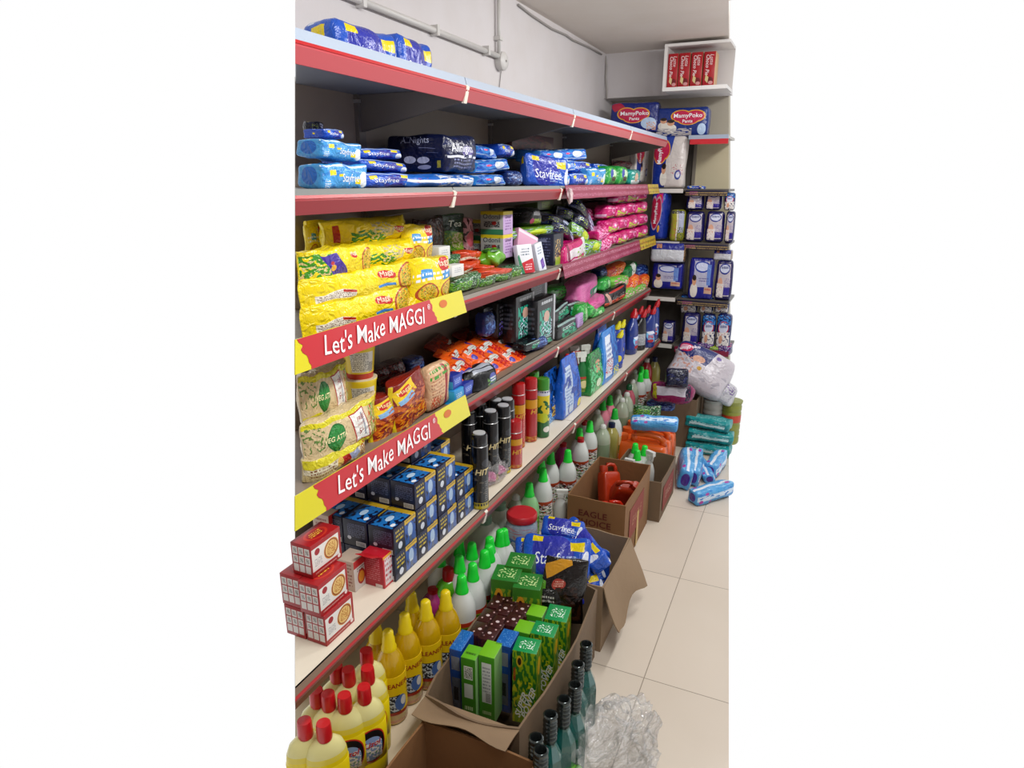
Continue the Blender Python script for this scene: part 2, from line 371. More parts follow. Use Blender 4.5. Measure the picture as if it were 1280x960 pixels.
for bi in range(4):
    y1 = J[bi+1]-.002; y0 = (J[bi]+.002) if J[bi] else None
    root = empty('shelving_unit', (XP, y0 or 1.2, 0)); tag(root, 'grey shelving unit with red shelf edges, '+BAYN[bi], 'shelving', 'shelving units of the long left run')
    root.location = (0, 0, 0)
    yn = lambda X, Z: y0 if y0 else left_end(X, Z)
    z0, z1 = .1, 1.74
    bm = bmesh.new()
    vs = [bm.verts.new(p) for p in ((XP, yn(XP, z0), z0), (XP, y1, z0), (XP, y1, z1), (XP, yn(XP, z1), z1))]; ws = [bm.verts.new(v.co+Vector((-.012, .012, 0))) for v in vs]
    bm.faces.new(vs); bm.faces.new(ws)
    for i in range(4): bm.faces.new([vs[i], vs[(i+1) % 4], ws[(i+1) % 4], ws[i]])
    bmesh.ops.recalc_face_normals(bm, faces=bm.faces); mk('back_panel', finish(bm, 'p', False), m_back, root)
    if y0: mk('upright', boxes([(XP-.035, XP+.012, y0-.018, y0+.012, 0, 1.76)]), m_brk, root)
    if bi == 3: mk('upright', boxes([(XP-.035, XP+.012, y1-.01, y1+.016, 0, 1.76)]), m_brk, root)
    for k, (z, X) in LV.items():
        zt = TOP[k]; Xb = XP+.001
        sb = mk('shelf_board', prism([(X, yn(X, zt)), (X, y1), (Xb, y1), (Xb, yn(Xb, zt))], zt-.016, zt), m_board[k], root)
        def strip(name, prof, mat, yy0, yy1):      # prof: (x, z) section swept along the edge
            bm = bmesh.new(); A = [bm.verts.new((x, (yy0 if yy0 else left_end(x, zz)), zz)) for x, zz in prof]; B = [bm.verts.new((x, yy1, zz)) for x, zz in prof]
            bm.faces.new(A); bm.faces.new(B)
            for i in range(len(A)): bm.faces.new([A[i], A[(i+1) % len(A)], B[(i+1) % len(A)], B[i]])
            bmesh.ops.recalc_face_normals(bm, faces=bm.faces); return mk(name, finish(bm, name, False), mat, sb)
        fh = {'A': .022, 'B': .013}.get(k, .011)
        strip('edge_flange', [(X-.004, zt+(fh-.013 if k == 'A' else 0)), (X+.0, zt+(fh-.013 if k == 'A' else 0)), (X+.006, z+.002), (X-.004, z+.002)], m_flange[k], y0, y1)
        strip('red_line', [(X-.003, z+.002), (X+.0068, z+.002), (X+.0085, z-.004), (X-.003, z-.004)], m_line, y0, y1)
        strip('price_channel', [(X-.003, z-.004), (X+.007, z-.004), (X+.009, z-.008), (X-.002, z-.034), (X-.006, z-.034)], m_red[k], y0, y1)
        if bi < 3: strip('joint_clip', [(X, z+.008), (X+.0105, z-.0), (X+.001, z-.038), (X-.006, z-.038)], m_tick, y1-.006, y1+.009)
    if bi < 4:
        for k, (z, X) in LV.items():
            if k == 'G': continue
            zt = z-.004; h = .095 if k == 'A' else .07
            for yy in ([y0+.001] if y0 else [])+([y1-.004]):
                mk('bracket', prism([(XP, zt), (X-.008, zt), (X-.008, zt-.03), (XP, zt-h)], yy, yy+.0025, axis='y'), m_brk, root)
            if y0 or 1: mk('bracket_bolt', boxes([(XP+.0, XP+.018, y1-.016, y1-.006, zt-.02, zt-.012)]), plain('#c9c9c9', .3, metal=.6), root)
    kick = mk('kick_plate', prism([(-.815, yn(-.815, .05)), (-.815, y1), (-.825, y1), (-.825, yn(-.815, .05))], 0, .068), plain('#5a1f1c', .5), root)

# the run along the back wall, and its narrow corner bay
YL = 4.13; YP = 4.42
BL = {'a': 1.745, 'b': 1.452, 'c': 1.143, 'd': .80, 'e': .50, 'g': .1}
m_bback = art('cream_back_panel', '#cfc7ac', (), .5, grime=.08)
CORN = [-.985, -.745]; RX = -.735
root = empty('shelving_unit', (0, 0, 0)); tag(root, 'shelving unit on the back wall with nappy packs and a red top edge', 'shelving')
xe = -.44; XE = lambda z: right_end(YL, z)
mk('back_panel', prism([(RX, .08), (right_end(YP, .08), .08), (right_end(YP, 1.75), 1.75), (RX, 1.75)], YP, YP+.012, axis='y'), m_bback, root)
mk('upright', boxes([(RX-.012, RX+.006, YP-.02, YP+.03, 0, 1.76)]), plain('#8c857a', .5), root)
m_navyprint = art('printed_shelf_strip', '#1d1a3a', [('l', .5, .5, .5, .35, '#b9a06a', 2, 30), ('l', .2, .6, .1, .3, '#b0518f', 2, 9)], .4)
for k, z in BL.items():
    xe = XE(z)
    sb = mk('shelf_board', boxes([(RX, xe, YL, YP, z-.004, z+.010)]), plain('#b9b6b0' if k == 'a' else '#6b6660', .4), root)
    if k == 'a': mk('price_channel', boxes([(RX+.01, xe, YL-.01, YL, z-.034, z-.006)]), plain('#c8323c', .3), sb); mk('edge_flange', boxes([(RX, xe, YL-.008, YL, z-.006, z+.016)]), plain('#a9b4c4', .3), sb)
    elif k == 'e': mk('price_channel', boxes([(RX+.01, xe, YL-.01, YL, z-.03, z+.004)]), art('magenta_strip', '#8e2448', [('l', .5, .5, .5, .4, '#c56a8a', 2, 25)], .4), sb)
    else:
        p = soft_bm(xe-RX-.01, .01, .034, n=(6, 1, 1), r=.001); me = finish(p, 's', True, 30); q = mk('price_channel', me, m_navyprint, sb); q.location = ((RX+xe)/2, YL-.006, z-.03)
root = empty('shelving_unit', (0, 0, 0)); tag(root, 'narrow corner shelving unit with white shelf edges between the two runs', 'shelving')
mk('back_panel', boxes([(CORN[0], CORN[1]-.004, YP, YP+.012, .08, 1.75)]), plain('#5a544c', .6), root)
for k, z in BL.items():
    if k == 'a': continue
    sb = mk('shelf_board', boxes([(CORN[0], CORN[1], YL, YP, z-.004, z+.010)]), plain('#8b857c', .4), root)
    mk('edge_flange', boxes([(CORN[0], CORN[1], YL-.008, YL, z-.012, z+.012)]), plain('#d9d6d0', .4), sb)

# white open wall box with four red cartons
bx0, bx1 = at_y(831, 80, 4.05).x, re(4.05, 2.1); bz0, bz1 = at_y(832, 113, 4.05).z, 2.236
root = empty('wall_cabinet', (0, 0, 0)); tag(root, 'white open wall cabinet up in the right corner holding red cartons', 'cabinet')
mwh = plain('#dcd9d6', .5)
mk('cabinet_body', boxes([(bx0, bx0+.012, 4.05, YB, bz0+.012, bz1-.014), (bx0, bx1, 4.05, YB, bz0-.004, bz0+.012), (bx0, bx1, 4.05, YB, bz1-.014, bz1), (bx0+.012, bx1, YB-.01, YB-.001, bz0+.012, bz1-.014)]), mwh, root)
mk('front_edge', boxes([(bx0-.004, bx1, 4.042, 4.05, bz0-.006, bz0+.014), (bx0-.004, bx1, 4.042, 4.05, bz1-.014, bz1), (bx0-.004, bx0+.012, 4.042, 4.05, bz0+.014, bz1-.014)]), plain('#eceae7', .4), root)

# pink printed strips and two banners on the shelf edges
m_pink = art('pink_printed_strip', '#8e0f46', [('n', .5, .74, .5, .12, '#eec0d2', 26, .60), ('n', .5, .26, .5, .12, '#e0a0bc', 26, .60)], .35)
m_yel = art('yellow_printed_strip', '#b9a436', [('l', .5, .5, .5, .4, '#6f5a20', 2, 20), ('n', .5, .5, .5, .5, '#c07a2a', 4, .6)], .35)
def edge_strip(name, y0, y1, k, h, mat, label, dz=0, tilt=.012):
    z, X = LV[k]; bm = soft_bm(y1-y0, .0016, h, n=(40, 1, 3), r=0, fn=lambda p, a, b, c: p+Vector((0, .0035*math.sin(a*19)*(1-c)/2, 0)))
    o = mk(name, finish(bm, name, True, 40), mat); o.rotation_euler = (math.atan2(tilt, h)*-1, 0, PI/2); o.location = (X+.0245, (y0+y1)/2, z+dz-.036); tag(o, label, 'shelf strip', 'printed shelf strips'); return o
edge_strip('shelf_strip', 2.40, 3.72, 'B', .052, m_pink, 'pink printed strip taped along the edge of the second shelf')
edge_strip('shelf_strip', 3.73, 3.99, 'B', .052, m_yel, 'yellow printed strip at the far end of the second shelf edge')
edge_strip('shelf_strip', 2.39, 3.60, 'C', .056, m_pink, 'pink printed strip taped along the edge of the third shelf')
edge_strip('shelf_strip', 3.61, 3.99, 'C', .056, m_yel, 'yellow printed strip at the far end of the third shelf edge')
def crumple(c, r, label):
    bm = bmesh.new(); bmesh.ops.create_icosphere(bm, subdivisions=3, radius=r)
    for v in bm.verts: v.co *= 1+.5*noise.noise(v.co*60); v.co.y *= .6; v.co.x *= .45
    o = mk('torn_paper', finish(bm, 'torn_paper', False), plain('#cdb9bb', .6)); o.location = c; tag(o, label, 'torn paper')
crumple((-.853, 2.42, 1.452), .026, 'crumpled whitish torn paper at the near end of the upper pink strip')

def banner(k, label, y0b, y1b, yt0, zb, zt):
    """tilted card clipped to the shelf edge: yellow card with a ragged red panel and white script"""
    X = LV[k][1]; Xb, Xt = X+.017, X+.004
    def P(y, s, off=0): return (Xb+(Xt-Xb)*s+off, y, zb+(zt-zb)*s)
    L0 = left_end(Xb, zb)
    def card(name, rb, mat, thick, off, parent=None):
        bm = bmesh.new(); a = [bm.verts.new(P(y, s, off)) for y, s in rb]; b = [bm.verts.new(P(y, s, off-thick)) for y, s in rb]
        bm.faces.new(a); bm.faces.new(b)
        for i in range(len(a)): bm.faces.new([a[i], a[(i+1) % len(a)], b[(i+1) % len(a)], b[i]])
        bmesh.ops.recalc_face_normals(bm, faces=bm.faces); return mk(name, finish(bm, name, False), mat, parent)
    size_k = 1
    o = card('shelf_banner', [(L0, 0), (y1b, 0), (y1b-.005, 1), (left_end(Xt, zt), 1)], art('banner_card', '#d8cf1e', (), .25, coat=.6), .002, 0); tag(o, label, 'shelf banner', 'red and yellow shelf banners')
    rn = random.Random(3); l = yt0[0]; r = yt0[1]
    jag = lambda y, n, sg: [(y+.018*sg*(i/n)+rn.uniform(-.006, .006), i/n) for i in range(n+1)]
    mr = plain('#c2303a', .3, coat=.5)
    card('red_panel', list(reversed(jag(l, 9, -1)))+jag(r, 9, -1), mr, .0007, .0009, o)
    z = mk('lettering', None or bpy.data.meshes.new('t'), None, o)
    bpy.data.objects.remove(z)
    def words(s, yc, sc, size, mat, shear=.35, bold=.0003, st=1.0):
        bm = text_bm(s, size, shear, bold); 
        for v in bm.verts:
            x, t = v.co.x*st, v.co.y; wob = .0035*math.sin(x*60); q = P(yc+x, sc+(t+wob)/math.dist((Xb, zb), (Xt, zt)), .0032); v.co = q
        mk('lettering', finish(bm, 'lettering', False), mat, o)
    words("Let's Make MAGGI", (l+r)/2-.012, .50, .056, plain('#f4f1f1', .4), st=.84*(r-l)/.46)
    words('®', r-.03, .74, .018, plain('#f4f1f1', .4), 0, 0)
    bm = bmesh.new(); bmesh.ops.create_circle(bm, cap_ends=True, segments=20, radius=1)
    for v in bm.verts: v.co = P(r+.045+v.co.x*.02, .68+v.co.y*.16, .001)
    mk('logo', finish(bm, 'logo', False), plain('#cf7a3a', .4), o)
    return o
banner('C', "red and yellow \"Let's Make MAGGI\" banner under the yellow noodle packs, upper one", 0, 1.605, (.965, 1.445), 1.152, 1.214)
banner('E', "red and yellow \"Let's Make MAGGI\" banner above the red cartons, lower one", 0, 1.615, (.97, 1.45), .842, .905)

# ================================================================== goods: one of each kind
def soft_kind(key, name, cat, geo, mat, words=(), sharp=None, extra=None):
    """geo: args for soft_bm; words: (text, size, (s,t), colour, options)"""
    def fn():
        bm = soft_bm(*geo[0], **geo[1]); bvh = BVHTree.FromBMesh(bm)
        o = mk(name, finish(bm, name, True, sharp), mat)
        for w in words: letter(o, w[0], w[1], w[2], w[3], bvh=bvh, **(w[4] if len(w) > 4 else {}))
        if extra: extra(o)
        return o
    reg(key, fn); CAT[key] = cat
PILLOW = dict(n=(14, 3, 7), r=.012, bulge=.18, wr=.008, wf=18)
POUCH = dict(n=(18, 2, 8), r=.004, bulge=.5, pinch=.93, flare=.04, wr=.010, wf=20)
BOXG = dict(n=(1, 1, 1), r=.0015)
SQ = dict(n=(8, 4, 8), r=.02, bulge=.12, wr=.007)
def G(w, t, h, base, seed=0, **k): d = dict(base); d.update(k); d['seed'] = seed; return ((w, t, h), d)
Y_, W_ = '#e8d21c', '#f0f2f5'
tagY = lambda u, v: ('r', u, v, .055, .1, Y_)
# --- pad packs
m_light = art('light_blue_film', '#4f9fd6', [('r', .5, .93, .6, .06, '#dbe9f5'), ('n', .5, .5, .5, .5, '#3a86c8', 2.2, .55), ('e', .88, .35, .1, .34, '#dfe6ee'), tagY(.2, .62), tagY(.75, .28), ('r', .36, .53, .05, .05, Y_), ('l', .1, .2, .06, .2, W_, 4, 5), ('r', .5, 1.5, .5, .06, '#e4eef6'), ('e', -.5, .5, .3, .35, '#2f72c0')], .25, .5, 40)
m_royal = art('royal_blue_film', '#2458bd', [('e', .62, .45, .22, .5, '#3a3aa0'), ('n', .5, .5, .5, .5, '#2f6fd0', 2, .56), ('r', .5, .92, .5, .05, '#b9cfee'), ('e', .9, .3, .09, .3, '#d9dfea'), tagY(.22, .7), tagY(.8, .75), ('r', .5, 1.5, .5, .07, '#cfdcf0'), ('r', .8, 1.5, .06, .12, Y_), tagY(-.5, .5)], .25, .5, 40)
m_blue3 = art('blue_yellow_tag_film', '#2d62c4', [('e', .45, .5, .3, .6, '#3b43ad'), ('e', .95, .3, .07, .3, '#d9dfea'), ('r', .8, .7, .1, .13, Y_), ('r', .22, .85, .07, .1, Y_), ('r', .2, 1.3, .1, .1, Y_), ('r', .5, 1.75, .5, .08, '#d5deee'), ('r', -.5, .75, .2, .12, Y_), ('l', .7, .3, .15, .2, '#a8c0e8', 4, 6)], .25, .5, 40)
m_sky = art('sky_blue_film', '#3f93dc', [('n', .5, .5, .5, .5, '#2a64c4', 2.5, .5), ('e', .55, .55, .22, .3, '#e4ecf6'), ('r', .5, .15, .5, .04, '#d5e4f3'), ('e', .2, .6, .05, .1, '#d8467e'), ('n', .5, 1.5, .5, .5, '#cfe2f4', 3, .5), ('l', .8, .6, .12, .2, W_, 4, 4)], .25, .6, 40)
m_navy = art('dark_navy_film', '#141d45', [('l', .5, .2, .3, .15, '#8d93b8', 3, 8), ('e', .6, .55, .2, .14, '#5d4f95'), ('r', .5, .42, .45, .035, '#dfe2ee'), ('n', .5, .5, .5, .5, '#1d2a5c', 3, .6), ('e', -.38, .32, .1, .08, '#b9bcd2'), ('e', -.6, .34, .1, .09, '#b9bcd2'), ('e', -.36, .14, .11, .06, '#9ea2c0'), ('r', -.3, .62, .14, .006, '#8d93b8'), ('r', -.22, .5, .1, .006, '#6d7398'), ('r', -.12, .2, .03, .09, '#a9a040')], .28, .5, 35)
m_whiteblue = art('blue_white_film', '#3077cc', [('r', .5, .5, .5, .12, '#e6ecf3'), ('n', .7, .5, .3, .5, '#dfe8f2', 3, .5), ('r', -.5, .5, .5, .45, '#b9bec6'), ('n', .35, .6, .3, .3, '#d44b66', 4, .68)], .28, .6, 35)
m_floorpad = art('pale_blue_film', '#5fa9dd', [('r', .5, .5, .5, .16, '#cfe0f0'), ('n', .5, .5, .5, .5, '#3f86cc', 3, .6), ('e', .1, .3, .05, .12, '#b04fa8'), ('e', .22, .75, .04, .1, '#b04fa8'), ('e', .32, .2, .04, .1, '#b04fa8'), ('n', .5, 1.5, .5, .5, '#8cc4ea', 3, .55), ('r', .5, 1.5, .5, .1, '#e0e9f4'), ('e', -.5, .5, .3, .3, '#5a3f9c'), ('e', .85, 1.3, .05, .12, '#b04fa8'), ('e', .12, 1.8, .05, .12, '#b04fa8')], .22, .5, 45)
m_teal = art('teal_film', '#1c9a9c', [('n', .5, .5, .5, .5, '#147f86', 3, .55), ('r', .5, .5, .4, .1, '#cfe9ea'), ('l', .5, .55, .4, .22, '#d9f0ef', 4, 9), ('l', .5, 1.5, .4, .3, '#a0dcdc', 4, 9)], .28, .5, 35)
soft_kind('pad_light', 'pad_pack', 'pad pack', G(.28, .10, .07, PILLOW, 1), m_light, [('Stayfree', .034, (.02, .030), '#f2f6fa')])
soft_kind('pad_royal', 'pad_pack', 'pad pack', G(.20, .10, .07, PILLOW, 2), m_royal, [('Stayfree', .030, (-.01, .035), '#eef2fa')])
soft_kind('pad_blue3', 'pad_pack', 'pad pack', G(.22, .12, .10, PILLOW, 3, r=.02), m_blue3, [('Stayfree', .042, (.0, .035), '#eef2fa')])
soft_kind('pad_sky', 'pad_pack', 'pad pack', G(.20, .10, .07, PILLOW, 4, wr=.009), m_sky)
soft_kind('pad_whiteblue', 'pad_pack', 'pad pack', G(.26, .18, .05, PILLOW, 5, wr=.007), m_whiteblue)
soft_kind('pad_navy', 'night_pad_pack', 'pad pack', G(.2, .2, .11, PILLOW, 6, r=.012), m_navy, [('AllNights', .026, (.1-.1, .092), '#c9cde0', dict(face='left')), ('Allnights', .034, (-.01, .07), '#eef0fa', dict(bold=.0006))])
soft_kind('pad_floor', 'pad_pack', 'pad pack', G(.26, .09, .08, PILLOW, 7, r=.02, wr=.006), m_floorpad)
soft_kind('pad_teal', 'pad_pack', 'pad pack', G(.26, .12, .07, PILLOW, 8, wr=.008), m_teal)
soft_kind('pad_green', 'pad_pack', 'pad pack', G(.1, .1, .1, SQ, 9), art('green_film', '#2f9a4a', [('e', .5, .55, .3, .25, '#d9e9d2'), ('n', .5, .5, .5, .5, '#7ac45a', 3, .55), ('r', .5, .3, .2, .12, '#5a3a2a'), ('e', .25, .6, .12, .25, '#3d4fb0')], .28, .5, 40))
soft_kind('pad_tealkid', 'pad_pack', 'pad pack', G(.1, .1, .1, SQ, 10), art('teal_white_film', '#1f9a90', [('r', .5, .15, .5, .16, '#dfe4e2'), ('n', .5, .5, .5, .5, '#bfe0da', 3, .6), ('e', .35, .5, .15, .3, '#d9b59c')], .28, .5, 40))
# --- noodles
def noodle(name, sh, base='#ecd51c'): return art(name, base, sh, .2, .75, 38)
oval = lambda u, v, s=1: ('e', u, v, .055*s, .10*s, '#c8261c', 12)
bowl = lambda u, v, a=.1, b=.28: [('e', u, v, a, b, '#b5552a'), ('e', u, v, a*.86, b*.86, '#e0b83a'), ('n', u, v, a*.7, b*.75, '#6f9a2c', 5, .55), ('n', u, v, a*.7, b*.75, '#c04a20', 4, .62)]
m_n1 = noodle('yellow_noodle_film_green', [('n', .14, .45, .16, .4, '#4b9a2a', 2, .42), ('n', .14, .4, .14, .3, '#d9c58a', 3, .55), ('r', .34, .45, .1, .36, '#50399c', 12), ('e', .3, .35, .03, .1, '#e4b23a'), ('e', .29, .5, .02, .06, '#b8323a'), oval(.6, .72)]+bowl(.85, .42, .14, .46))
m_n2 = noodle('yellow_noodle_film_plain', [oval(.62, .68, 1.5), ('r', .2, .3, .13, .13, '#e6e2d4'), ('l', .2, .3, .12, .11, '#7a4a3a', 4, 9), ('r', .28, .38, .05, .04, '#c03a2a'), ('r', .62, .28, .08, .06, '#4a8fd0', 8)]+bowl(.86, .46, .14, .5))
m_n3 = noodle('yellow_noodle_film_leaf', [('n', .35, .35, .2, .22, '#3f8f2a', 2.4, .45), ('n', .5, .55, .14, .3, '#cdbf8c', 3, .5), oval(.72, .5, 1.3), ('e', .9, .6, .04, .1, '#d06a1c'), ('r', .06, .5, .02, .3, '#b8321c')])
m_n4 = noodle('yellow_noodle_film_upright', [oval(.7, .83, 2.0), ('r', .3, .66, .14, .09, '#5aa0d8'), ('r', .8, .58, .14, .09, '#5aa0d8'), ('l', .5, .62, .45, .1, W_, 2, 4)]+bowl(.3, .27, .24, .2)+bowl(.78, .27, .2, .18))
soft_kind('noodle_long', 'noodle_pack', 'noodle pack', G(.42, .09, .085, POUCH, 1), m_n1, [('Maggi', .018, (.042, .066), '#f4ecd0', dict(rot=.1))])
soft_kind('noodle_plain', 'noodle_pack', 'noodle pack', G(.42, .09, .085, POUCH, 2), m_n2, [('Maggi', .024, (.05, .063), '#f4ecd0', dict(rot=.1))])
soft_kind('noodle_leaf', 'noodle_pack', 'noodle pack', G(.30, .09, .08, POUCH, 3), m_n3, [('Maggi', .02, (.066, .042), '#f4ecd0')])
soft_kind('noodle_up', 'noodle_pack', 'noodle pack', G(.12, .05, .11, POUCH, 4), m_n4, [('Maggi', .021, (.024, .094), '#f4ecd0', dict(rot=.1))])
soft_kind('noodle_brown', 'snack_pouch', 'pouch', G(.12, .05, .12, POUCH, 5), art('brown_film', '#4a2418', [('e', .5, .5, .3, .3, '#6b3a22'), ('n', .5, .5, .5, .5, '#31160f', 3, .5)], .2, .5, 45))
m_atta = noodle('cream_noodle_film', [('r', .5, .95, .5, .07, '#d8cf2a'), ('r', .95, .5, .1, .6, '#d9c62c'), ('r', .5, .06, .5, .06, '#d9cf3a'), ('e', .3, .48, .11, .34, '#1f7a34'), ('e', .3, .48, .096, .30, '#2f9142'), ('r', .62, .5, .105, .40, '#b5302c', 6), ('r', .62, .5, .09, .37, '#eceae4', 6), ('r', .66, .5, .012, .3, '#a8acb4', 6), ('n', .84, .45, .06, .45, '#7aa032', 4, .48), ('n', .84, .45, .08, .45, '#c8642a', 3, .57), ('n', .08, .6, .1, .3, '#6f8f4a', 3, .55)], '#d8c49c')
soft_kind('atta', 'noodle_pack', 'noodle pack', G(.36, .09, .12, POUCH, 6), m_atta, [('VEG ATTA', .021, (-.073, .058), '#f2e9b8', dict(bold=.0008)), ('FREE', .019, (.042, .085), '#a8302a', dict(rot=.1)), ('WORTH', .010, (.042, .067), '#a8302a', dict(rot=.1)), ('5/-', .026, (.044, .045), '#a8302a', dict(rot=.1))])
m_atta2 = noodle('pale_noodle_film', [('r', .5, .8, .5, .2, '#d9d03a'), ('r', .5, .45, .5, .12, '#e3dcc4'), ('l', .2, .35, .15, .2, '#8a5a3a', 3, 8), ('e', .5, .38, .09, .25, '#b5302c'), ('e', .42, .42, .05, .22, '#e2bf6a'), ('r', .66, .42, .09, .16, '#a8b0cc', 8), ('n', .88, .4, .1, .4, '#b8742a', 4, .5)], '#c9b98c')
soft_kind('atta_low', 'noodle_pack', 'noodle pack', G(.36, .09, .07, POUCH, 7), m_atta2)
m_mas = art('dark_orange_red_film', '#8a2a1c', [('n', .5, .3, .5, .32, '#c96a1c', 3, .5), ('n', .5, .25, .4, .25, '#e0a02a', 4, .57), ('r', .3, .78, .24, .15, '#e8c81e', 14), ('e', .3, .8, .15, .07, '#c8261c', 14), ('r', .3, .64, .17, .05, '#8fb8dc', 14), ('n', .6, .6, .3, .15, '#b86a4a', 4, .55), ('r', 0, .5, .05, .6, '#d9c21e')], .22, .5, 45)
soft_kind('masala', 'masala_noodle_pack', 'noodle pack', G(.1, .05, .14, POUCH, 8), m_mas, [('Maggi', .016, (-.021, .112), '#f6e6b0', dict(rot=.24))])
soft_kind('maroon', 'snack_pouch', 'pouch', G(.12, .05, .08, POUCH, 9), art('maroon_film', '#4a1a20', [('n', .5, .5, .5, .5, '#70262c', 4, .52), ('n', .5, .5, .5, .5, '#b07a2c', 6, .68)], .2, .6, 45))
soft_kind('pasta', 'pasta_pack', 'pasta pack', G(.09, .06, .13, PILLOW, 10, r=.014, zpinch=.5), art('pasta_film', '#d9b692', [('l', .3, .5, .25, .35, '#b0785a', 9, 6), ('r', .66, .5, .07, .6, '#a02020'), ('l', .5, .9, .5, .12, '#4f9a3a', 2, 3), ('n', .2, .15, .2, .2, '#c04a2a', 4, .5)], .3, .5, 45))
# --- cup noodles
def cup_fn():
    o = mk('noodle_cup', lathe('cup', [(.029, 0), (.031, .004), (.040, .093), (.042, .096), (.042, .1), (.04, .1)], 28), art('printed_cup', '#e8cf2a', [('r', .5, .12, .5, .1, '#c03a22'), ('r', .5, .55, .13, .28, '#e4e2da'), ('l', .47, .55, .1, .26, '#5a5550', 13, 6), ('b', .6, .4, .03, .14, '#2a2a2a', 30), ('e', .2, .5, .08, .3, '#d06a2a')], .35))
    mk('foil_lid', lathe('lid', [(.0425, .1), (.0425, .1015), (.0, .102)], 28), plain('#d8d0b0', .3), o); return o
reg('cup', cup_fn); CAT['cup'] = 'noodle cup'
# --- small boxes and pouches of the third shelf
def box_kind(key, name, cat, w, t, h, mat, words=(), extra=None): soft_kind(key, name, cat, ((w, t, h), dict(BOXG)), mat, words, 30, extra)
white_end = art('white_card', '#dcdcd8', [('l', .5, .5, .3, .25, '#9aa0a8', 3, 5)], .5)
box_kind('white_small', 'small_carton', 'box', .03, .04, .035, white_end)
box_kind('odonil', 'air_freshener_box', 'box', .06, .08, .075, art('freshener_card', '#c3a8cf', [('r', .5, .93, .5, .08, '#d8c62a'), ('l', .5, .45, .3, .3, '#7a4a90', 5, 4), ('r', -.5, .5, .5, .6, '#b9bdb8'), ('r', -.5, .93, .5, .08, '#d8c62a'), ('r', -.5, .12, .5, .12, '#3f8f6a'), ('n', -.5, .45, .35, .13, '#4a4a50', 4, .45), ('e', -.4, .5, .1, .08, '#b0302c'), ('r', .5, 1.5, .5, .5, '#c9ae2a')], .45), [('Odonil', .022, (0, .058), '#2a3a4a', dict(face='left')), ('Odonil', .013, (0, .058), '#4a2a60')])
soft_kind('tea', 'green_pouch', 'pouch', G(.08, .05, .13, POUCH, 11), art('green_pouch_film', '#4f8a34', [('r', .5, .8, .5, .22, '#1c3a22'), ('e', .6, .35, .25, .22, '#d6cfa0'), ('n', .5, .3, .4, .25, '#8fb03a', 4, .5), ('n', -.5, .5, .5, .5, '#2c5a2c', 3, .5), ('e', -.5, .3, .3, .2, '#c8d8a0')], .22, .5, 45), [('Tea', .03, (0, .1), '#e8efe0', dict(shear=.3))])
soft_kind('pinkpouch', 'pink_pouch', 'pouch', G(.05, .04, .13, POUCH, 12), art('pink_pouch_film', '#c8949a', [('n', .5, .5, .5, .5, '#4a2a2c', 3, .55), ('e', .5, .45, .3, .2, '#d86a7a')], .22, .5, 45))
soft_kind('orange_soap', 'orange_soap_pack', 'soap pack', G(.09, .06, .035, POUCH, 13, bulge=.3), art('orange_film', '#cf4a1a', [('r', .5, .3, .4, .12, '#e6e0cc'), ('n', .5, .45, .4, .2, '#3f7a2c', 4, .6), ('n', .5, .5, .5, .5, '#a8320f', 3, .58)], .2, .5, 50))
soft_kind('green_soap', 'green_soap_pack', 'soap pack', G(.09, .06, .04, POUCH, 14, bulge=.3), art('patterned_green_film', '#2f6a3c', [('n', .5, .5, .5, .5, '#c8d8c4', 7, .6), ('n', .5, .5, .5, .5, '#5a2a2c', 5, .62), ('n', .3, .3, .3, .4, '#7fb83a', 5, .5), ('n', .5, 1.5, .5, .5, '#9cc6a8', 6, .55)], .22, .6, 50))
def rose_fn():
    bm = bmesh.new(); bmesh.ops.create_uvsphere(bm, u_segments=30, v_segments=16, radius=.035)
    for v in bm.verts:
        a = math.atan2(v.co.y, v.co.x); v.co *= 1+.13*math.sin(a*5+v.co.z*90)+.05*math.sin(a*11); v.co.z = (v.co.z+.035)
    o = mk('apple_air_freshener', finish(bm, 'f'), art('leaf_green_plastic', '#6fae2c', [], .25)); 
    mk('leaf_ring', lathe('ring', [(.012, .066), (.026, .062), (.024, .068), (.014, .071)], 12), plain('#2f6a1c', .35), o); return o
reg('rose', rose_fn); CAT['rose'] = 'air freshener'
box_kind('whitered', 'gel_sachet_card', 'box', .05, .02, .09, art('white_red_card', '#dfe0e4', [('l', .5, .72, .3, .14, '#6a7a8a', 3, 3), ('r', .6, .2, .4, .24, '#c4283a', 10), ('r', .1, .3, .1, .35, '#3f8f6a', 20), ('l', .6, .2, .25, .12, '#f0d8dc', 3, 3)], .4))
box_kind('whitepurple', 'gel_sachet_card', 'box', .05, .02, .09, art('white_purple_card', '#dcdfe8', [('l', .5, .72, .3, .14, '#6a7a8a', 3, 3), ('r', .6, .28, .22, .16, '#5a3a9c', 10), ('n', .6, .28, .15, .1, '#a878c8', 3, .5)], .4))
box_kind('pinkcard', 'gel_sachet_card', 'box', .07, .02, .09, art('pale_pink_card', '#d9a8c0', [('r', .5, .9, .5, .05, '#e8d8e0')], .4))
box_kind('navybox', 'dark_navy_carton', 'box', .06, .08, .12, art('navy_card', '#1c2032', [('r', .5, .2, .3, .16, '#9ab83a'), ('n', .5, .55, .35, .3, '#c8a86a', 4, .55), ('r', .85, .5, .12, .6, '#17181f'), ('r', -.5, .5, .5, .5, '#232a48'), ('l', -.5, .55, .35, .35, '#7078a0', 9, 5), ('r', -.5, .82, .2, .04, '#8a90b0')], .35))
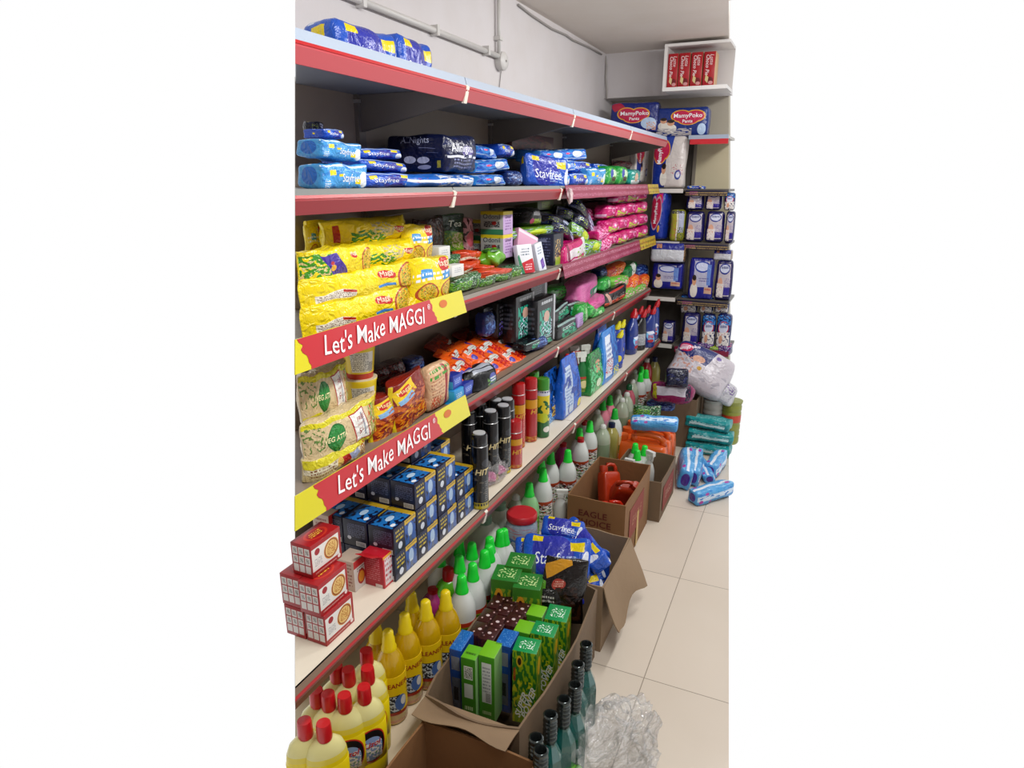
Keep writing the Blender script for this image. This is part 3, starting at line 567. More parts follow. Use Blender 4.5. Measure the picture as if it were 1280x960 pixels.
soft_kind('blackpack', 'black_wipes_pack', 'pack', G(.09, .08, .09, SQ, 15), art('black_film', '#16171c', [('r', .5, .72, .2, .12, '#c8c8cc'), ('r', .55, .3, .2, .12, '#a9b83a'), ('e', .3, .3, .1, .15, '#c8467a'), ('n', .5, .5, .5, .5, '#2a2c38', 4, .6), ('l', -.5, .7, .3, .12, '#6a6c78', 2, 4)], .22, .5, 45))
soft_kind('navywrap', 'navy_wrapped_pack', 'pad pack', G(.12, .07, .045, POUCH, 16, bulge=.35), art('navy_wrap_film', '#161c36', [('e', .6, .5, .16, .3, '#b9c0d8'), ('n', .5, .5, .5, .5, '#2c3a6a', 3, .56), ('n', .2, .4, .12, .3, '#b8d02a', 2.5, .6), ('n', .5, 1.5, .5, .5, '#5a6898', 3, .64), ('r', .5, 1.5, .5, .06, '#c8b87a')], .2, .6, 50))
soft_kind('greenwrap', 'green_wrapped_pack', 'pad pack', G(.12, .07, .045, POUCH, 17, bulge=.35), art('green_wrap_film', '#7fae3a', [('n', .5, .5, .5, .5, '#b9cfe0', 3, .53), ('n', .5, .5, .5, .5, '#1c2c3a', 3, .6), ('e', .5, .5, .15, .3, '#c6d82a')], .2, .6, 50))
m_pk = lambda n, sh: art(n, '#c41f74', sh, .22, .5, 45)
soft_kind('pink_a', 'magenta_pad_pack', 'pad pack', G(.09, .07, .07, SQ, 18), m_pk('magenta_film', [('e', .6, .55, .22, .24, '#e6a8cc'), ('e', .6, .55, .14, .14, '#c41f74'), ('r', .5, .07, .5, .08, '#9cc02c'), ('n', .5, .5, .5, .5, '#e0589c', 3, .6), ('r', .9, .5, .06, .6, '#d6b0c4'), ('l', .25, .8, .18, .1, '#f4d6e6', 2, 4), ('r', -.5, .2, .5, .14, '#d7b0c8')]))
soft_kind('pink_b', 'magenta_pad_pack', 'pad pack', G(.09, .07, .07, SQ, 19), m_pk('magenta_film_green', [('n', .5, .3, .5, .3, '#a8c82c', 3, .5), ('e', .5, .6, .25, .2, '#e46aa8'), ('e', .5, .6, .1, .1, '#f0d8e6'), ('n', .5, .8, .5, .2, '#8c1450', 4, .58), ('n', -.5, .5, .5, .5, '#e46aa8', 3, .55)]))
soft_kind('pink_big', 'magenta_white_pad_pack', 'pad pack', G(.16, .09, .08, PILLOW, 20), m_pk('magenta_white_film', [('r', .5, .62, .4, .16, '#e3dce0'), ('r', .95, .5, .12, .6, '#dcdde0'), ('r', .4, .35, .3, .05, '#f0c0d8'), ('e', .2, .2, .07, .1, '#6a3a9c'), ('n', .75, .4, .2, .35, '#8fbf2c', 3, .6), ('r', .16, .6, .05, .5, '#8e1450')]))
soft_kind('pink_light', 'pink_pad_pack', 'pad pack', G(.12, .08, .05, PILLOW, 21, wr=.009), m_pk('light_magenta_film', [('n', .5, .5, .5, .5, '#e884b8', 3, .47), ('n', .5, .5, .5, .5, '#f0d0e0', 4, .6), ('n', .5, 1.5, .5, .5, '#eb9cc6', 3, .45)]))
soft_kind('darkpack', 'dark_nappy_pack', 'nappy pack', G(.2, .12, .12, SQ, 70), art('plain_navy_film', '#151a3a', [('n', .5, .5, .5, .5, '#202a5c', 2, .58)], .22, .6, 30))
# --- fourth shelf
soft_kind('orange_big', 'orange_detergent_pack', 'detergent pack', G(.17, .045, .13, POUCH, 22, bulge=.3), art('orange_detergent_film', '#ec6a20', [('r', .45, .5, .3, .1, '#d8d8d2'), ('l', .45, .5, .27, .06, '#8a8a88', 2, 8), ('n', .5, .75, .4, .15, '#e0762a', 2, .55), ('e', .75, .75, .14, .12, '#4a3f9c'), ('n', .75, .22, .25, .2, '#c4202c', 3, .45), ('e', .25, .22, .1, .12, '#5f55b0'), ('n', .5, .5, .5, .5, '#b83a10', 2.5, .6)], .2, .55, 45))
soft_kind('orange_dark', 'dark_orange_pack', 'detergent pack', G(.2, .045, .13, POUCH, 23, bulge=.3), art('dark_orange_film', '#9c3418', [('r', .5, .92, .5, .09, '#6a1f1c'), ('r', .6, .5, .16, .07, '#b8b4ac'), ('n', .5, .5, .5, .5, '#7a2414', 2.5, .52), ('n', .4, .3, .3, .12, '#c8702a', 4, .5)], .25, .5, 45))
soft_kind('blackroll', 'black_garbage_pack', 'pack', G(.12, .10, .085, PILLOW, 24, r=.03), art('black_roll_film', '#101116', [('r', .5, .95, .36, .12, '#a8adb8'), ('r', .5, 1.3, .38, .16, '#b4b9c4'), ('e', .7, .4, .18, .26, '#5a64a8'), ('n', .65, .3, .2, .2, '#6f9a5a', 3, .5), ('l', .7, .45, .15, .1, W_, 2, 4)], .3, .3, 40, spec=.3))
box_kind('bluebox', 'small_blue_carton', 'box', .035, .035, .035, art('blue_card', '#2a3f9c', [('r', .5, .5, .36, .3, '#3f62c0'), ('l', .5, .5, .3, .2, '#c0cdec', 3, 4), ('r', -.5, .3, .5, .3, '#3aa0c8')], .35))
box_kind('tealbox', 'small_teal_carton', 'box', .035, .035, .035, art('cyan_card', '#2f96cc', [('l', .5, .5, .3, .2, '#dcecf4', 3, 4), ('r', -.5, .5, .5, .4, '#3fb0d4')], .35))
m_blk = art('black_green_card', '#15181c', [('n', .42, .42, .3, .34, '#24a088', 3, .46), ('e', .5, .6, .15, .12, '#c8a494'), ('n', .5, .3, .3, .2, '#c0d4e0', 4, .55), ('r', .95, .5, .06, .6, '#b9bcc0'), ('l', .5, .88, .3, .06, '#c4c8cc', 1, 4), ('r', -.5, .5, .5, .5, '#1c1f26'), ('l', -.5, .6, .3, .3, '#5a5e68', 6, 5)], .25, .2)
box_kind('blackbox', 'black_green_carton', 'box', .055, .06, .11, m_blk)
m_blk2 = art('black_card', '#1a1b20', [('r', .93, .5, .08, .6, '#c4c6ca'), ('l', .4, .6, .25, .3, '#6a6c74', 5, 4), ('n', .4, .25, .3, .2, '#5a50a0', 3, .55)], .25, .2)
box_kind('blackbox2', 'black_carton', 'box', .05, .06, .1, m_blk2)
soft_kind('blackgreen', 'black_green_pack', 'pack', G(.1, .08, .075, PILLOW, 25, r=.012), art('black_green_film', '#14181c', [('n', .55, .4, .35, .34, '#1f9a78', 2.5, .45), ('r', .5, .06, .5, .08, '#b8bcc0'), ('r', .5, .95, .5, .06, '#8fa8a4'), ('l', .5, .7, .3, .1, '#c8d0d0', 2, 4), ('r', .5, 1.5, .4, .12, '#2c2f36'), ('r', .5, 1.9, .5, .12, '#8fb0a8')], .2, .5, 45))
soft_kind('greenpk', 'green_pad_pack', 'pad pack', G(.08, .07, .08, SQ, 26), art('bright_green_film', '#2f9c44', [('n', .5, .5, .5, .5, '#5cc060', 3, .5), ('r', .5, .45, .12, .3, '#a8d4a0'), ('n', .5, .3, .4, .2, '#1c6a30', 4, .55)], .22, .6, 45))
soft_kind('greenyel', 'green_yellow_pack', 'pack', G(.12, .08, .07, SQ, 27), art('green_yellow_film', '#3a9a3a', [('r', .85, .6, .16, .6, '#d8c42a'), ('n', .4, .5, .4, .4, '#1f7030', 3, .52), ('e', .85, .3, .1, .2, '#c83a4a')], .22, .6, 45))
soft_kind('pinkbag', 'pink_wrapped_pack', 'pack', G(.12, .09, .1, SQ, 28), art('pink_green_film', '#cc6ea4', [('r', .72, .3, .28, .2, '#1f8a68'), ('e', .78, .3, .1, .1, '#c8dcd0'), ('l', .35, .5, .28, .3, '#b85a90', 8, 3), ('n', .5, 1.5, .5, .5, '#b8508c', 4, .55)], .3, .4, 40))
soft_kind('pinksoft', 'pink_wrapped_pack', 'pack', G(.08, .07, .06, SQ, 29, wr=.012), art('soft_pink_film', '#d268a0', [('n', .5, .5, .5, .5, '#b84a84', 3, .55)], .3, .6, 50))
soft_kind('orangepk', 'orange_snack_pack', 'pack', G(.09, .06, .08, SQ, 30, wr=.01), art('orange_white_film', '#e2641c', [('n', .5, .5, .5, .5, '#d4302a', 3, .52), ('n', .5, .4, .3, .3, '#efe0d0', 4, .58), ('n', .7, .7, .3, .3, '#f0a02a', 3, .5)], .22, .6, 45))
soft_kind('limepk', 'lime_green_pack', 'pack', G(.09, .06, .07, SQ, 31, wr=.011), art('lime_pink_film', '#7cc04a', [('n', .5, .5, .5, .5, '#e48ab0', 3, .56), ('n', .5, .3, .5, .3, '#dfe8cc', 4, .55)], .22, .6, 45))
soft_kind('blackorange', 'black_orange_pack', 'pack', G(.1, .06, .07, SQ, 32), art('black_orange_film', '#1a1413', [('n', .5, .15, .5, .2, '#d8501c', 3, .45), ('r', .2, .5, .05, .5, '#c8a090', 12), ('e', .5, .9, .3, .1, '#b82c1c'), ('n', .6, .4, .3, .1, '#d8d0c8', 5, .6)], .22, .5, 45))
soft_kind('bluepk', 'blue_wrapped_pack', 'pack', G(.09, .06, .07, SQ, 33), art('dull_blue_film', '#243a78', [('n', .5, .5, .5, .5, '#5f80b8', 3, .55)], .25, .6, 45))
soft_kind('greenwhite', 'green_white_pack', 'pack', G(.07, .06, .08, SQ, 34), art('green_white_film', '#1f7a38', [('r', .5, .5, .17, .6, '#dfe3da'), ('n', .5, .5, .5, .5, '#135a28', 3, .6)], .25, .4, 45))
soft_kind('lilac', 'lilac_sachet', 'sachet', G(.03, .02, .07, PILLOW, 35, r=.006), art('lilac_film', '#b496c4', [('l', .5, .5, .3, .3, '#7a5a98', 4, 3)], .3, .4, 45))
# --- fifth shelf: cartons of food, bulbs, spray cans
m_bowlbox = art('red_food_card', '#a81f26', [('r', .47, .52, .45, .34, '#e2dfda'), ('e', .2, .72, .085, .1, '#a3202e'), ('l', .22, .4, .12, .12, '#8a8a90', 5, 4), ('e', .66, .53, .25, .30, '#c98f2a', -8), ('e', .66, .53, .225, .27, '#8f2a1c', -8), ('e', .66, .53, .20, .24, '#e0bf7a', -8), ('n', .66, .53, .14, .18, '#b87a2a', 4, .52), ('e', .9, .12, .05, .06, '#ead8d4'), ('l', .45, .07, .35, .035, '#d8b0a8', 1, 12)]
    + [('r', -.2-.3*i, .78-.27*j, .125, .115, '#dcd9d4') for i in range(3) for j in range(3)] + [('n', -.2-.3*i, .78-.27*j, .07, .07, '#3c3a3c', 3, .5) for i in range(3) for j in range(2)]
    + [('e', .5, 1.5, .33, .36, '#c43a2a'), ('e', .5, 1.5, .26, .28, '#a81f26'), ('l', .5, 1.5, .2, .16, '#e8c84a', 3, 3)], .35)
box_kind('foodbox', 'red_food_carton', 'carton', .095, .085, .075, m_bowlbox)
m_tall = art('red_white_card', '#c4283a', [('r', .5, .5, .38, .42, '#d8cfd0'), ('l', .5, .5, .34, .4, '#b8323e', 5, 2), ('r', -.5, .5, .5, .5, '#b8283c'), ('l', -.5, .55, .32, .36, '#d88a94', 11, 8), ('r', .5, .96, .5, .04, '#d8a02a'), ('r', -.25, .05, .16, .06, '#e4e0dc')], .35)
def tall_extra(o):
    f = mk('open_flap', prism([(-.04, 0), (.0, 0), (.0, .0015), (-.04, .0015)], -.022, .022, axis='y'), plain('#c8202a', .4), o); f.location = (-.02, 0, .098); f.rotation_euler = (0, .5, 0)
box_kind('tallred', 'red_tea_carton', 'carton', .045, .06, .1, m_tall, extra=tall_extra)
box_kind('bowlsmall', 'small_food_carton', 'carton', .06, .05, .1, art('white_orange_card', '#d9d5d0', [('r', .5, .9, .5, .14, '#c03030'), ('e', .5, .38, .27, .25, '#b5322a'), ('e', .5, .38, .2, .18, '#e2a03a'), ('l', .5, .68, .3, .08, '#5a3a3a', 2, 4), ('r', -.5, .5, .5, .5, '#c8b8a8'), ('l', -.5, .5, .35, .4, '#8a4a42', 7, 6), ('r', .5, 1.5, .5, .5, '#bfae9e')], .4))
m_bulb = art('bulb_carton_card', '#131a3c', [('n', .5, .5, .5, .5, '#1b2850', 3, .55), ('n', .72, .45, .24, .5, '#2f62a8', 2, .42), ('e', .72, .50, .11, .27, '#a9bfd8'), ('r', .72, .24, .05, .12, '#c0ccd8'), ('r', .72, .18, .05, .1, '#5a6a84'), ('r', .74, .9, .26, .09, '#c8a82a'), ('l', .74, .9, .2, .05, '#4a3a1a', 1, 6), ('e', .26, .24, .09, .13, '#d4dae4'), ('l', .26, .62, .18, .24, '#c8b43a', 3, 2),
    ('r', -.5, .5, .5, .5, '#1d2138'), ('l', -.45, .62, .36, .26, '#6e7490', 10, 8), ('r', -.28, .12, .2, .09, '#d4d4d4'), ('b', -.28, .12, .17, .07, '#222222', 14), ('e', -.75, .3, .08, .07, '#c8ccd4'),
    ('n', .45, 1.5, .42, .42, '#2a78b8', 2.2, .44), ('e', .45, 1.55, .15, .12, '#b9d0e4'), ('r', .9, 1.5, .09, .5, '#c8a82a'), ('e', .2, 1.2, .08, .08, '#e0e4ea')], .3)
box_kind('bulb', 'bulb_carton', 'light bulb box', .100, .072, .070, m_bulb)
def can_fn(r, h, caph, art_mat, capcol, words=(), capr=None, capd=None):
    def fn():
        o = mk('spray_can', lathe('can', [(r*.86, 0), (r, .003), (r, h-caph-.012), (r*.9, h-caph-.002), (r*.55, h-caph)], 28), art_mat)
        cr = capr or r*.95; z = h-caph-.006
        mk('cap', lathe('cap', [(cr, z), (cr, h-.008), (cr*.93, h-.002), (cr*.6, h), (0, h+.0)], 28), plain(capcol, .2, coat=.5), o)
        if capd: mk('cap_button', lathe('b', [(cr*.78, h-.004), (cr*.74, h+.002), (0, h+.003)], 20), plain(capd, .3), o)
        mk('rim', lathe('rim', [(r*.9, z-.004), (r*1.0, z-.001), (r*.9, z+.002)], 28), plain('#a9a9a9', .3, metal=.8), o)
        bvh = None
        for w in words: letter(o, w[0], w[1], w[2], w[3], **(w[4] if len(w) > 4 else {}))
        return o
    return fn
m_hitr = art('red_can_print', '#a81c22', [('r', .5, .72, .5, .09, '#c8941e'), ('l', .66, .36, .1, .24, '#d88a80', 18, 5), ('n', .5, .06, .5, .05, '#c89a3a', 4, .5), ('r', .5, .8, .5, .01, '#7c1014')], .22, coat=.4)
m_hitb = art('black_can_print', '#121214', [('e', .62, .72, .12, .06, '#3a3c42'), ('n', .5, .45, .5, .2, '#5a5448', 4, .6), ('r', .5, .06, .5, .05, '#b8a82a'), ('l', .5, .06, .3, .04, '#121212', 1, 5), ('l', .66, .3, .1, .16, '#8a8a88', 10, 5)], .2, coat=.4)
m_tortoise = art('yellow_can_print', '#cfc02a', [('r', .5, .16, .5, .18, '#1f6a34'), ('n', .5, .5, .4, .3, '#1f6a34', 2.2, .52), ('r', .5, .93, .5, .06, '#c8ccd8'), ('l', .5, .93, .4, .03, '#2a3a6a', 1, 6), ('e', .55, .18, .1, .06, '#d8d4cc'), ('e', .45, .42, .12, .1, '#b8c42a')], .22, coat=.4)
hitw = lambda c: [('HIT', .025, (.0, .12), c, dict(bold=.0012, shear=.2, cuts=14))]
reg('can_red', can_fn(.0255, .245, .035, m_hitr, '#b02026', hitw('#d8a83a'))); CAT['can_red'] = 'spray can'
reg('can_redsm', can_fn(.027, .17, .035, m_hitr, '#b02026', [('HIT', .022, (0, .06), '#d8a83a', dict(bold=.001, shear=.2))])); CAT['can_redsm'] = 'spray can'
reg('can_black', can_fn(.0255, .235, .03, m_hitb, '#1d1e21', hitw('#d9c99a'), capd='#b4b7ba')); CAT['can_black'] = 'spray can'
reg('can_yellow', can_fn(.026, .235, .04, m_tortoise, '#3f8f2c', ())); CAT['can_yellow'] = 'spray can'
# --- bottles
def clean_bottle(capcol, bodymat, labmat, capprof, words=(), prof=None, name='cleaner_bottle', lab=(.030, .115), r=.038, sx=1, sy=1, extra=None, capz=.2):
    prof = prof or [(.035, 0), (.040, .006), (.0405, .13), (.040, .15), (.036, .170), (.028, .188), (.018, .203), (.016, .212), (0, .213)]
    def rad(z):
        for (r0, z0), (r1, z1) in zip(prof, prof[1:]):
            if z0 <= z <= z1 and z1 > z0: return r0+(r1-r0)*(z-z0)/(z1-z0)
        return prof[1][0]
    def fn():
        o = mk(name, lathe(name, prof, 26, sx, sy, sharp=60), bodymat)
        mk('cap', lathe('cap', [(a, b+capz) for a, b in capprof], 22, sharp=50), plain(capcol, .3), o)
        if labmat:
            z0, z1 = lab; n = 8; P = []
            for i in range(n+1):
                z = z0+(z1-z0)*i/n; P.append((rad(z)+.0008, z-z0))
            l = mk('label', lathe('label', [(P[0][0]-.0007, 0)]+P+[(P[-1][0]-.0007, z1-z0+.0001)], 26, sx, sy, sharp=60), labmat, o); l.location = (0, 0, z0)
            for w in words: letter(l, w[0], w[1], w[2], w[3], **(w[4] if len(w) > 4 else {}))
        if extra: extra(o)
        return o
    return fn
cone = [(.0205, 0), (.0205, .006), (.0175, .012), (.0165, .030), (.0145, .034), (.0140, .047), (.010, .052), (0, .053)]
conebig = [(.0205, 0), (.0205, .006), (.0185, .012), (.0150, .035), (.0140, .048), (.010, .053), (0, .054)]
m_ybody = art('yellow_liquid_bottle', '#c8a410', [('r', .5, .06, .5, .02, '#c8801a')], .12, spec=.6, coat=.6)
m_ylab = art('yellow_printed_label', '#e8c81c', [('r', .45, .28, .11, .24, '#2c3040'), ('n', .45, .3, .1, .2, '#c0c8d0', 3, .5), ('e', .57, .3, .07, .2, '#5a78b0'), ('e', .60, .33, .035, .12, '#dcd8d0'), ('r', .5, .03, .5, .05, '#a83a1c'), ('n', .22, .4, .08, .3, '#a8841a', 4, .5), ('l', .78, .6, .12, .2, '#6a5a1a', 4, 7), ('b', .8, .2, .03, .1, '#3a3a2a', 20)], .35)
reg('ybottle', clean_bottle('#e6cf16', m_ybody, m_ylab, cone, [('CLEANER', .018, (0, .086), '#a82a1c', dict(bold=.0005))], lab=(.032, .142))); CAT['ybottle'] = 'cleaner bottle'
m_lbody = art('yellow_white_bottle', '#e8d41c', [('r', .5, .91, .5, .13, '#ded89c'), ('r', .5, .76, .5, .03, '#dfd058')], .25, spec=.5)
m_llab = art('oval_label', '#e8d41c', [('e', .5, .5, .13, .47, '#c4302a'), ('e', .5, .5, .12, .43, '#15151c'), ('e', .5, .42, .095, .33, '#8fa6cc'), ('n', .5, .35, .09, .24, '#e8e4de', 3, .5), ('n', .5, .3, .07, .2, '#3a9a4a', 3, .62)], .35)
def lemon_body():
    prof = [(.032, 0), (.039, .006), (.041, .06), (.041, .155), (.039, .178), (.032, .200), (.020, .213), (.0145, .218), (.0135, .228), (0, .229)]
    o = mk('floor_cleaner_bottle', lathe('b', prof, 28, 1.15, .72, sharp=60), m_lbody)
    mk('cap', lathe('cap', [(.0165, .214), (.0172, .22), (.0162, .25), (.015, .256), (0, .257)], 22, sharp=50), plain('#c6202a', .3), o)
    l = mk('label', lathe('l', [(.0395, 0), (.0415, .001), (.0418, .05), (.0418, .1), (.0405, .102)], 28, 1.15, .72, sharp=60), m_llab, o); l.location = (0, 0, .055)
    letter(l, 'Lizol', .022, (0, .056), '#c4302a', shear=.25, bold=.001); return o
reg('lemon', lemon_body); CAT['lemon'] = 'floor cleaner bottle'
m_white = art('white_bottle', '#d4d8d4', [('r', .5, .5, .5, .02, '#bfc4bf')], .3)
m_wlab = art('colour_printed_label', '#d8d4c8', [('r', .5, .93, .5, .1, '#b04a2a'), ('n', .5, .5, .5, .4, '#2a3430', 5, .5), ('n', .5, .35, .5, .3, '#5f9a4a', 5, .57), ('n', .5, .5, .5, .4, '#c84a3a', 6, .62), ('n', .3, .5, .3, .4, '#dfe0e8', 6, .6)], .35)
m_glab = art('green_printed_label', '#7f9a2a', [('r', .5, .93, .5, .08, '#b8402a'), ('n', .5, .45, .5, .35, '#35611f', 4, .52), ('e', .5, .5, .1, .25, '#d8d09a')], .35)
reg('gbottle', clean_bottle('#2bdc48', m_white, m_glab, conebig, (), lab=(.03, .12))); CAT['gbottle'] = 'phenyl bottle'
reg('wbottle', clean_bottle('#2bdc48', m_white, m_wlab, cone, (), lab=(.03, .125))); CAT['wbottle'] = 'phenyl bottle'
reg('rbottle', clean_bottle('#b01c28', m_white, m_wlab, [(.0165, 0), (.0165, .026), (.0155, .03), (0, .03)], (), lab=(.03, .125))); CAT['rbottle'] = 'phenyl bottle'
reg('pbottle', clean_bottle('#28cc44', art('pink_bottle', '#d88a9a', [('r', .5, .35, .5, .35, '#c898a8')], .3), m_wlab, cone, (), lab=(.03, .11))); CAT['pbottle'] = 'pink cleaner bottle'
reg('lgbottle', clean_bottle('#28cc44', art('pale_green_bottle', '#8fc08a', [('r', .5, .2, .5, .3, '#6fae6a')], .2, coat=.4), art('leaf_label', '#4f8a3a', [('n', .5, .5, .5, .5, '#7fb85a', 4, .5), ('n', .5, .5, .5, .5, '#2c5a24', 5, .6)], .3), cone, (), lab=(.03, .125))); CAT['lgbottle'] = 'green cleaner bottle'
reg('obottle', clean_bottle('#22b23e', m_white, art('orange_green_label', '#d8902a', [('r', .5, .25, .5, .28, '#3f8a3a'), ('e', .5, .6, .12, .2, '#e8d8a0'), ('r', .5, .9, .5, .1, '#d8d8d0')], .35), cone, (), lab=(.025, .135))); CAT['obottle'] = 'cleaner bottle'
reg('magbottle', clean_bottle('#b01c30', art('magenta_bottle', '#a8387c', [('r', .5, .3, .5, .3, '#8c2c68')], .25, coat=.4), art('dark_label', '#1f4a3a', [('n', .5, .5, .5, .5, '#b8c0c8', 4, .6)], .35), [(.0165, 0), (.0165, .028), (0, .03)], (), lab=(.02, .09))); CAT['magbottle'] = 'cleaner bottle'
reg('grpbottle', clean_bottle('#17603a', art('rose_bottle', '#b8606e', [('r', .5, .3, .5, .3, '#a898a0')], .25), m_wlab, [(.018, 0), (.018, .026), (.01, .034), (0, .035)], (), lab=(.03, .11))); CAT['grpbottle'] = 'cleaner bottle'
reg('clearbottle', clean_bottle('#cfd2cc', art('milky_bottle', '#aeb8a4', [('r', .5, .3, .5, .3, '#93a488')], .25, coat=.4), None, [(.017, 0), (.016, .02), (.010, .028), (.0, .03)], ())); CAT['clearbottle'] = 'cleaner bottle'
reg('redbottle', clean_bottle('#d8d6d2', art('red_bottle', '#a01c28', (), .25, coat=.4), m_wlab, [(.0165, 0), (.0165, .03), (0, .031)], (), lab=(.03, .1))); CAT['redbottle'] = 'cleaner bottle'
reg('navycap', clean_bottle('#1c2450', art('yellowish_bottle', '#a8a05a', (), .25, coat=.4), None, [(.0175, 0), (.0175, .034), (0, .036)], ())); CAT['navycap'] = 'cleaner bottle'
def vim_fn():
    prof = [(.036, 0), (.044, .008), (.046, .10), (.044, .112), (.047, .116), (.047, .122), (.042, .14), (.03, .16), (.017, .168), (0, .169)]
    o = mk('dishwash_bottle', lathe('b', prof, 28, 1.05, .75, sharp=50), art('lime_bottle', '#5fae1c', [('r', .5, .2, .2, .22, '#2c7a2a')], .25, coat=.4))
    mk('cap', lathe('cap', [(.019, .166), (.0195, .18), (.017, .198), (.008, .204), (0, .205)], 22), plain('#a81c28', .3), o); return o
reg('vim', vim_fn); CAT['vim'] = 'dishwash bottle'
def pale_can():
    o = mk('white_plastic_can', lathe('b', [(.05, 0), (.062, .01), (.064, .14), (.055, .17), (.03, .19), (.022, .2), (0, .2)], 28, sharp=50), art('white_can_plastic', '#c9d0c4', [('r', .5, .35, .5, .02, '#a8b0a4')], .35))
    mk('cap', lathe('cap', [(.026, .195), (.026, .22), (0, .222)], 20), plain('#8fb09a', .4), o); return o
reg('palecan', pale_can); CAT['palecan'] = 'plastic can'
def jar_fn():
    o = mk('sweet_jar', lathe('b', [(.048, 0), (.055, .008), (.056, .09), (.052, .1), (.056, .108), (.056, .175), (.047, .195), (.047, .21), (0, .21)], 30, sharp=50), art('filled_jar', '#a9b6c4', [('n', .5, .35, .5, .3, '#5a86b8', 4, .5), ('n', .5, .35, .5, .3, '#d8e0e6', 5, .55), ('n', .5, .75, .5, .1, '#b8848c', 4, .55)], .1, coat=.8, bump=.25, bs=60))
    mk('lid', lathe('lid', [(.053, .195), (.054, .199), (.054, .216), (.05, .221), (0, .222)], 36, sharp=50), plain('#c2303a', .35), o)
    letter(o, 'PARTY', .028, (0.005, .07), '#a83a7a', bold=.001); return o
reg('jar', jar_fn); CAT['jar'] = 'jar'
def jug_fn(col, capcol, lab, name='toilet_cleaner_bottle', key='jug'):
    def fn():
        def off(z): return ((0.0 if z < .15 else (z-.15)*.35), 0)
        prof = [(.036, 0), (.041, .006), (.042, .12), (.040, .145), (.034, .165), (.024, .185), (.015, .197), (.0145, .203), (0, .204)]
        o = mk(name, lathe('b', prof, 26, 1.0, .62, off=off, sharp=60), plain(col, .25, coat=.3))
        mk('cap', lathe('cap', [(.016, .2), (.0165, .204), (.015, .222), (.0085, .234), (.007, .246), (0, .247)], 20, off=off), plain(capcol, .3), o)
        l = mk('label', lathe('l', [(.0415, 0), (.0428, .001), (.0428, .075), (.0415, .076)], 26, 1.0, .62), lab, o); l.location = (0, 0, .03)
        return o
    reg(key, fn); CAT[key] = 'toilet cleaner bottle'
m_jl = art('blue_red_label', '#1c3a8c', [('e', .5, .45, .1, .42, '#7fc0e8', 10), ('r', .5, .82, .09, .12, '#d8dce8', 18), ('n', .5, .5, .07, .14, '#c42838', 3, .45), ('e', .5, .16, .08, .13, '#c42838')], .35)
jug_fn('#1c3a86', '#b81f2c', m_jl, key='jug_blue')
jug_fn('#15161c', '#b81f2c', art('white_side_label', '#15161c', [('r', .5, .5, .12, .45, '#b9bcc0'), ('l', .5, .5, .1, .4, '#55585f', 9, 5)], .35), key='jug_black')
jug_fn('#25459c', '#d8cf2a', art('plain_blue_label', '#2b4fb0', [('e', .5, .5, .1, .3, '#d8c83a')], .35), key='jug_yellow')
def standpouch(key, w, h, mat, words=(), seed=0, name='refill_pouch'):
    def shape(p, a, b, c): p.y *= (1-.85*((c+1)/2)**2); p.x *= 1-.34*((c+1)/2)**1.5; return p
    soft_kind(key, name, 'refill pouch', ((w, .06, h), dict(n=(8, 3, 10), r=.006, bulge=.15, wr=.006, seed=seed, fn=shape)), mat, words)
standpouch('pouch_blue', .09, .2, art('blue_refill_film', '#2468c4', [('r', .3, .45, .2, .4, '#b9c8dc'), ('l', .3, .5, .15, .33, '#6a86b8', 12, 9), ('n', .5, .5, .5, .5, '#1a4aa0', 2.5, .55), ('e', .85, .1, .1, .08, '#d8c82a')], .22, .5, 40), seed=41)
standpouch('pouch_brush', .1, .2, art('blue_clear_film', '#1f5aa8', [('n', .5, .12, .5, .16, '#8cc0ec', 5, .48), ('r', .5, .22, .26, .1, '#c8a82a'), ('l', .5, .22, .2, .07, '#5a3a1a', 2, 4), ('n', .5, .6, .5, .4, '#12325c', 2.5, .5), ('n', .7, .35, .3, .2, '#dfe8f0', 5, .6)], .15, .5, 40), seed=42)
standpouch('pouch_red', .08, .22, art('red_refill_film', '#b01f1c', [('r', .85, .6, .14, .5, '#c8281e'), ('n', .5, .2, .5, .25, '#2a5a34', 3, .5), ('r', .1, .6, .1, .5, '#d9d6d2')], .25, .5, 40), seed=43)
standpouch('pouch_green', .1, .17, art('green_refill_film', '#2a8a44', [('e', .5, .62, .22, .15, '#c89a7a'), ('n', .5, .35, .5, .35, '#5fc084', 4, .5), ('n', .5, .8, .5, .2, '#155a2c', 4, .55), ('e', .5, .2, .18, .1, '#d8e4c8')], .22, .5, 45), seed=44)
standpouch('pouch_cyan', .1, .2, art('cyan_refill_film', '#2f86cc', [('r', .35, .5, .2, .4, '#dbe4ee'), ('l', .35, .6, .17, .2, '#2c5aa0', 4, 4), ('n', .35, .3, .2, .15, '#c83a4a', 4, .55), ('n', .8, .5, .3, .5, '#1f62b0', 3, .5), ('n', .8, .1, .2, .1, '#d8d82a', 3, .5)], .22, .4, 45), (), 45)
def spray_fn(col, trig, labmat=None):
    def fn():
        o = mk('spray_bottle', lathe('b', [(.026, 0), (.031, .005), (.031, .10), (.022, .13), (.0125, .15), (.0125, .165), (0, .165)], 22, 1, .8, sharp=50), plain(col, .3))
        t = mk('trigger_head', boxes([(-.03, .018, -.009, .009, .178, .2), (-.012, .012, -.011, .011, .158, .18)]), plain(trig, .35), o)
        mk('trigger', prism([(-.026, .178), (-.02, .178), (-.016, .15), (-.02, .148)], -.005, .005, axis='y'), plain(trig, .35), o)
        if labmat: l = mk('label', lathe('l', [(.030, 0), (.0318, .001), (.0318, .07), (.03, .071)], 22, 1, .8), labmat, o); l.location = (0, 0, .02)
        return o
    return fn
reg('spray_green', spray_fn('#2c7a44', '#d8dcd4', m_glab)); CAT['spray_green'] = 'spray bottle'
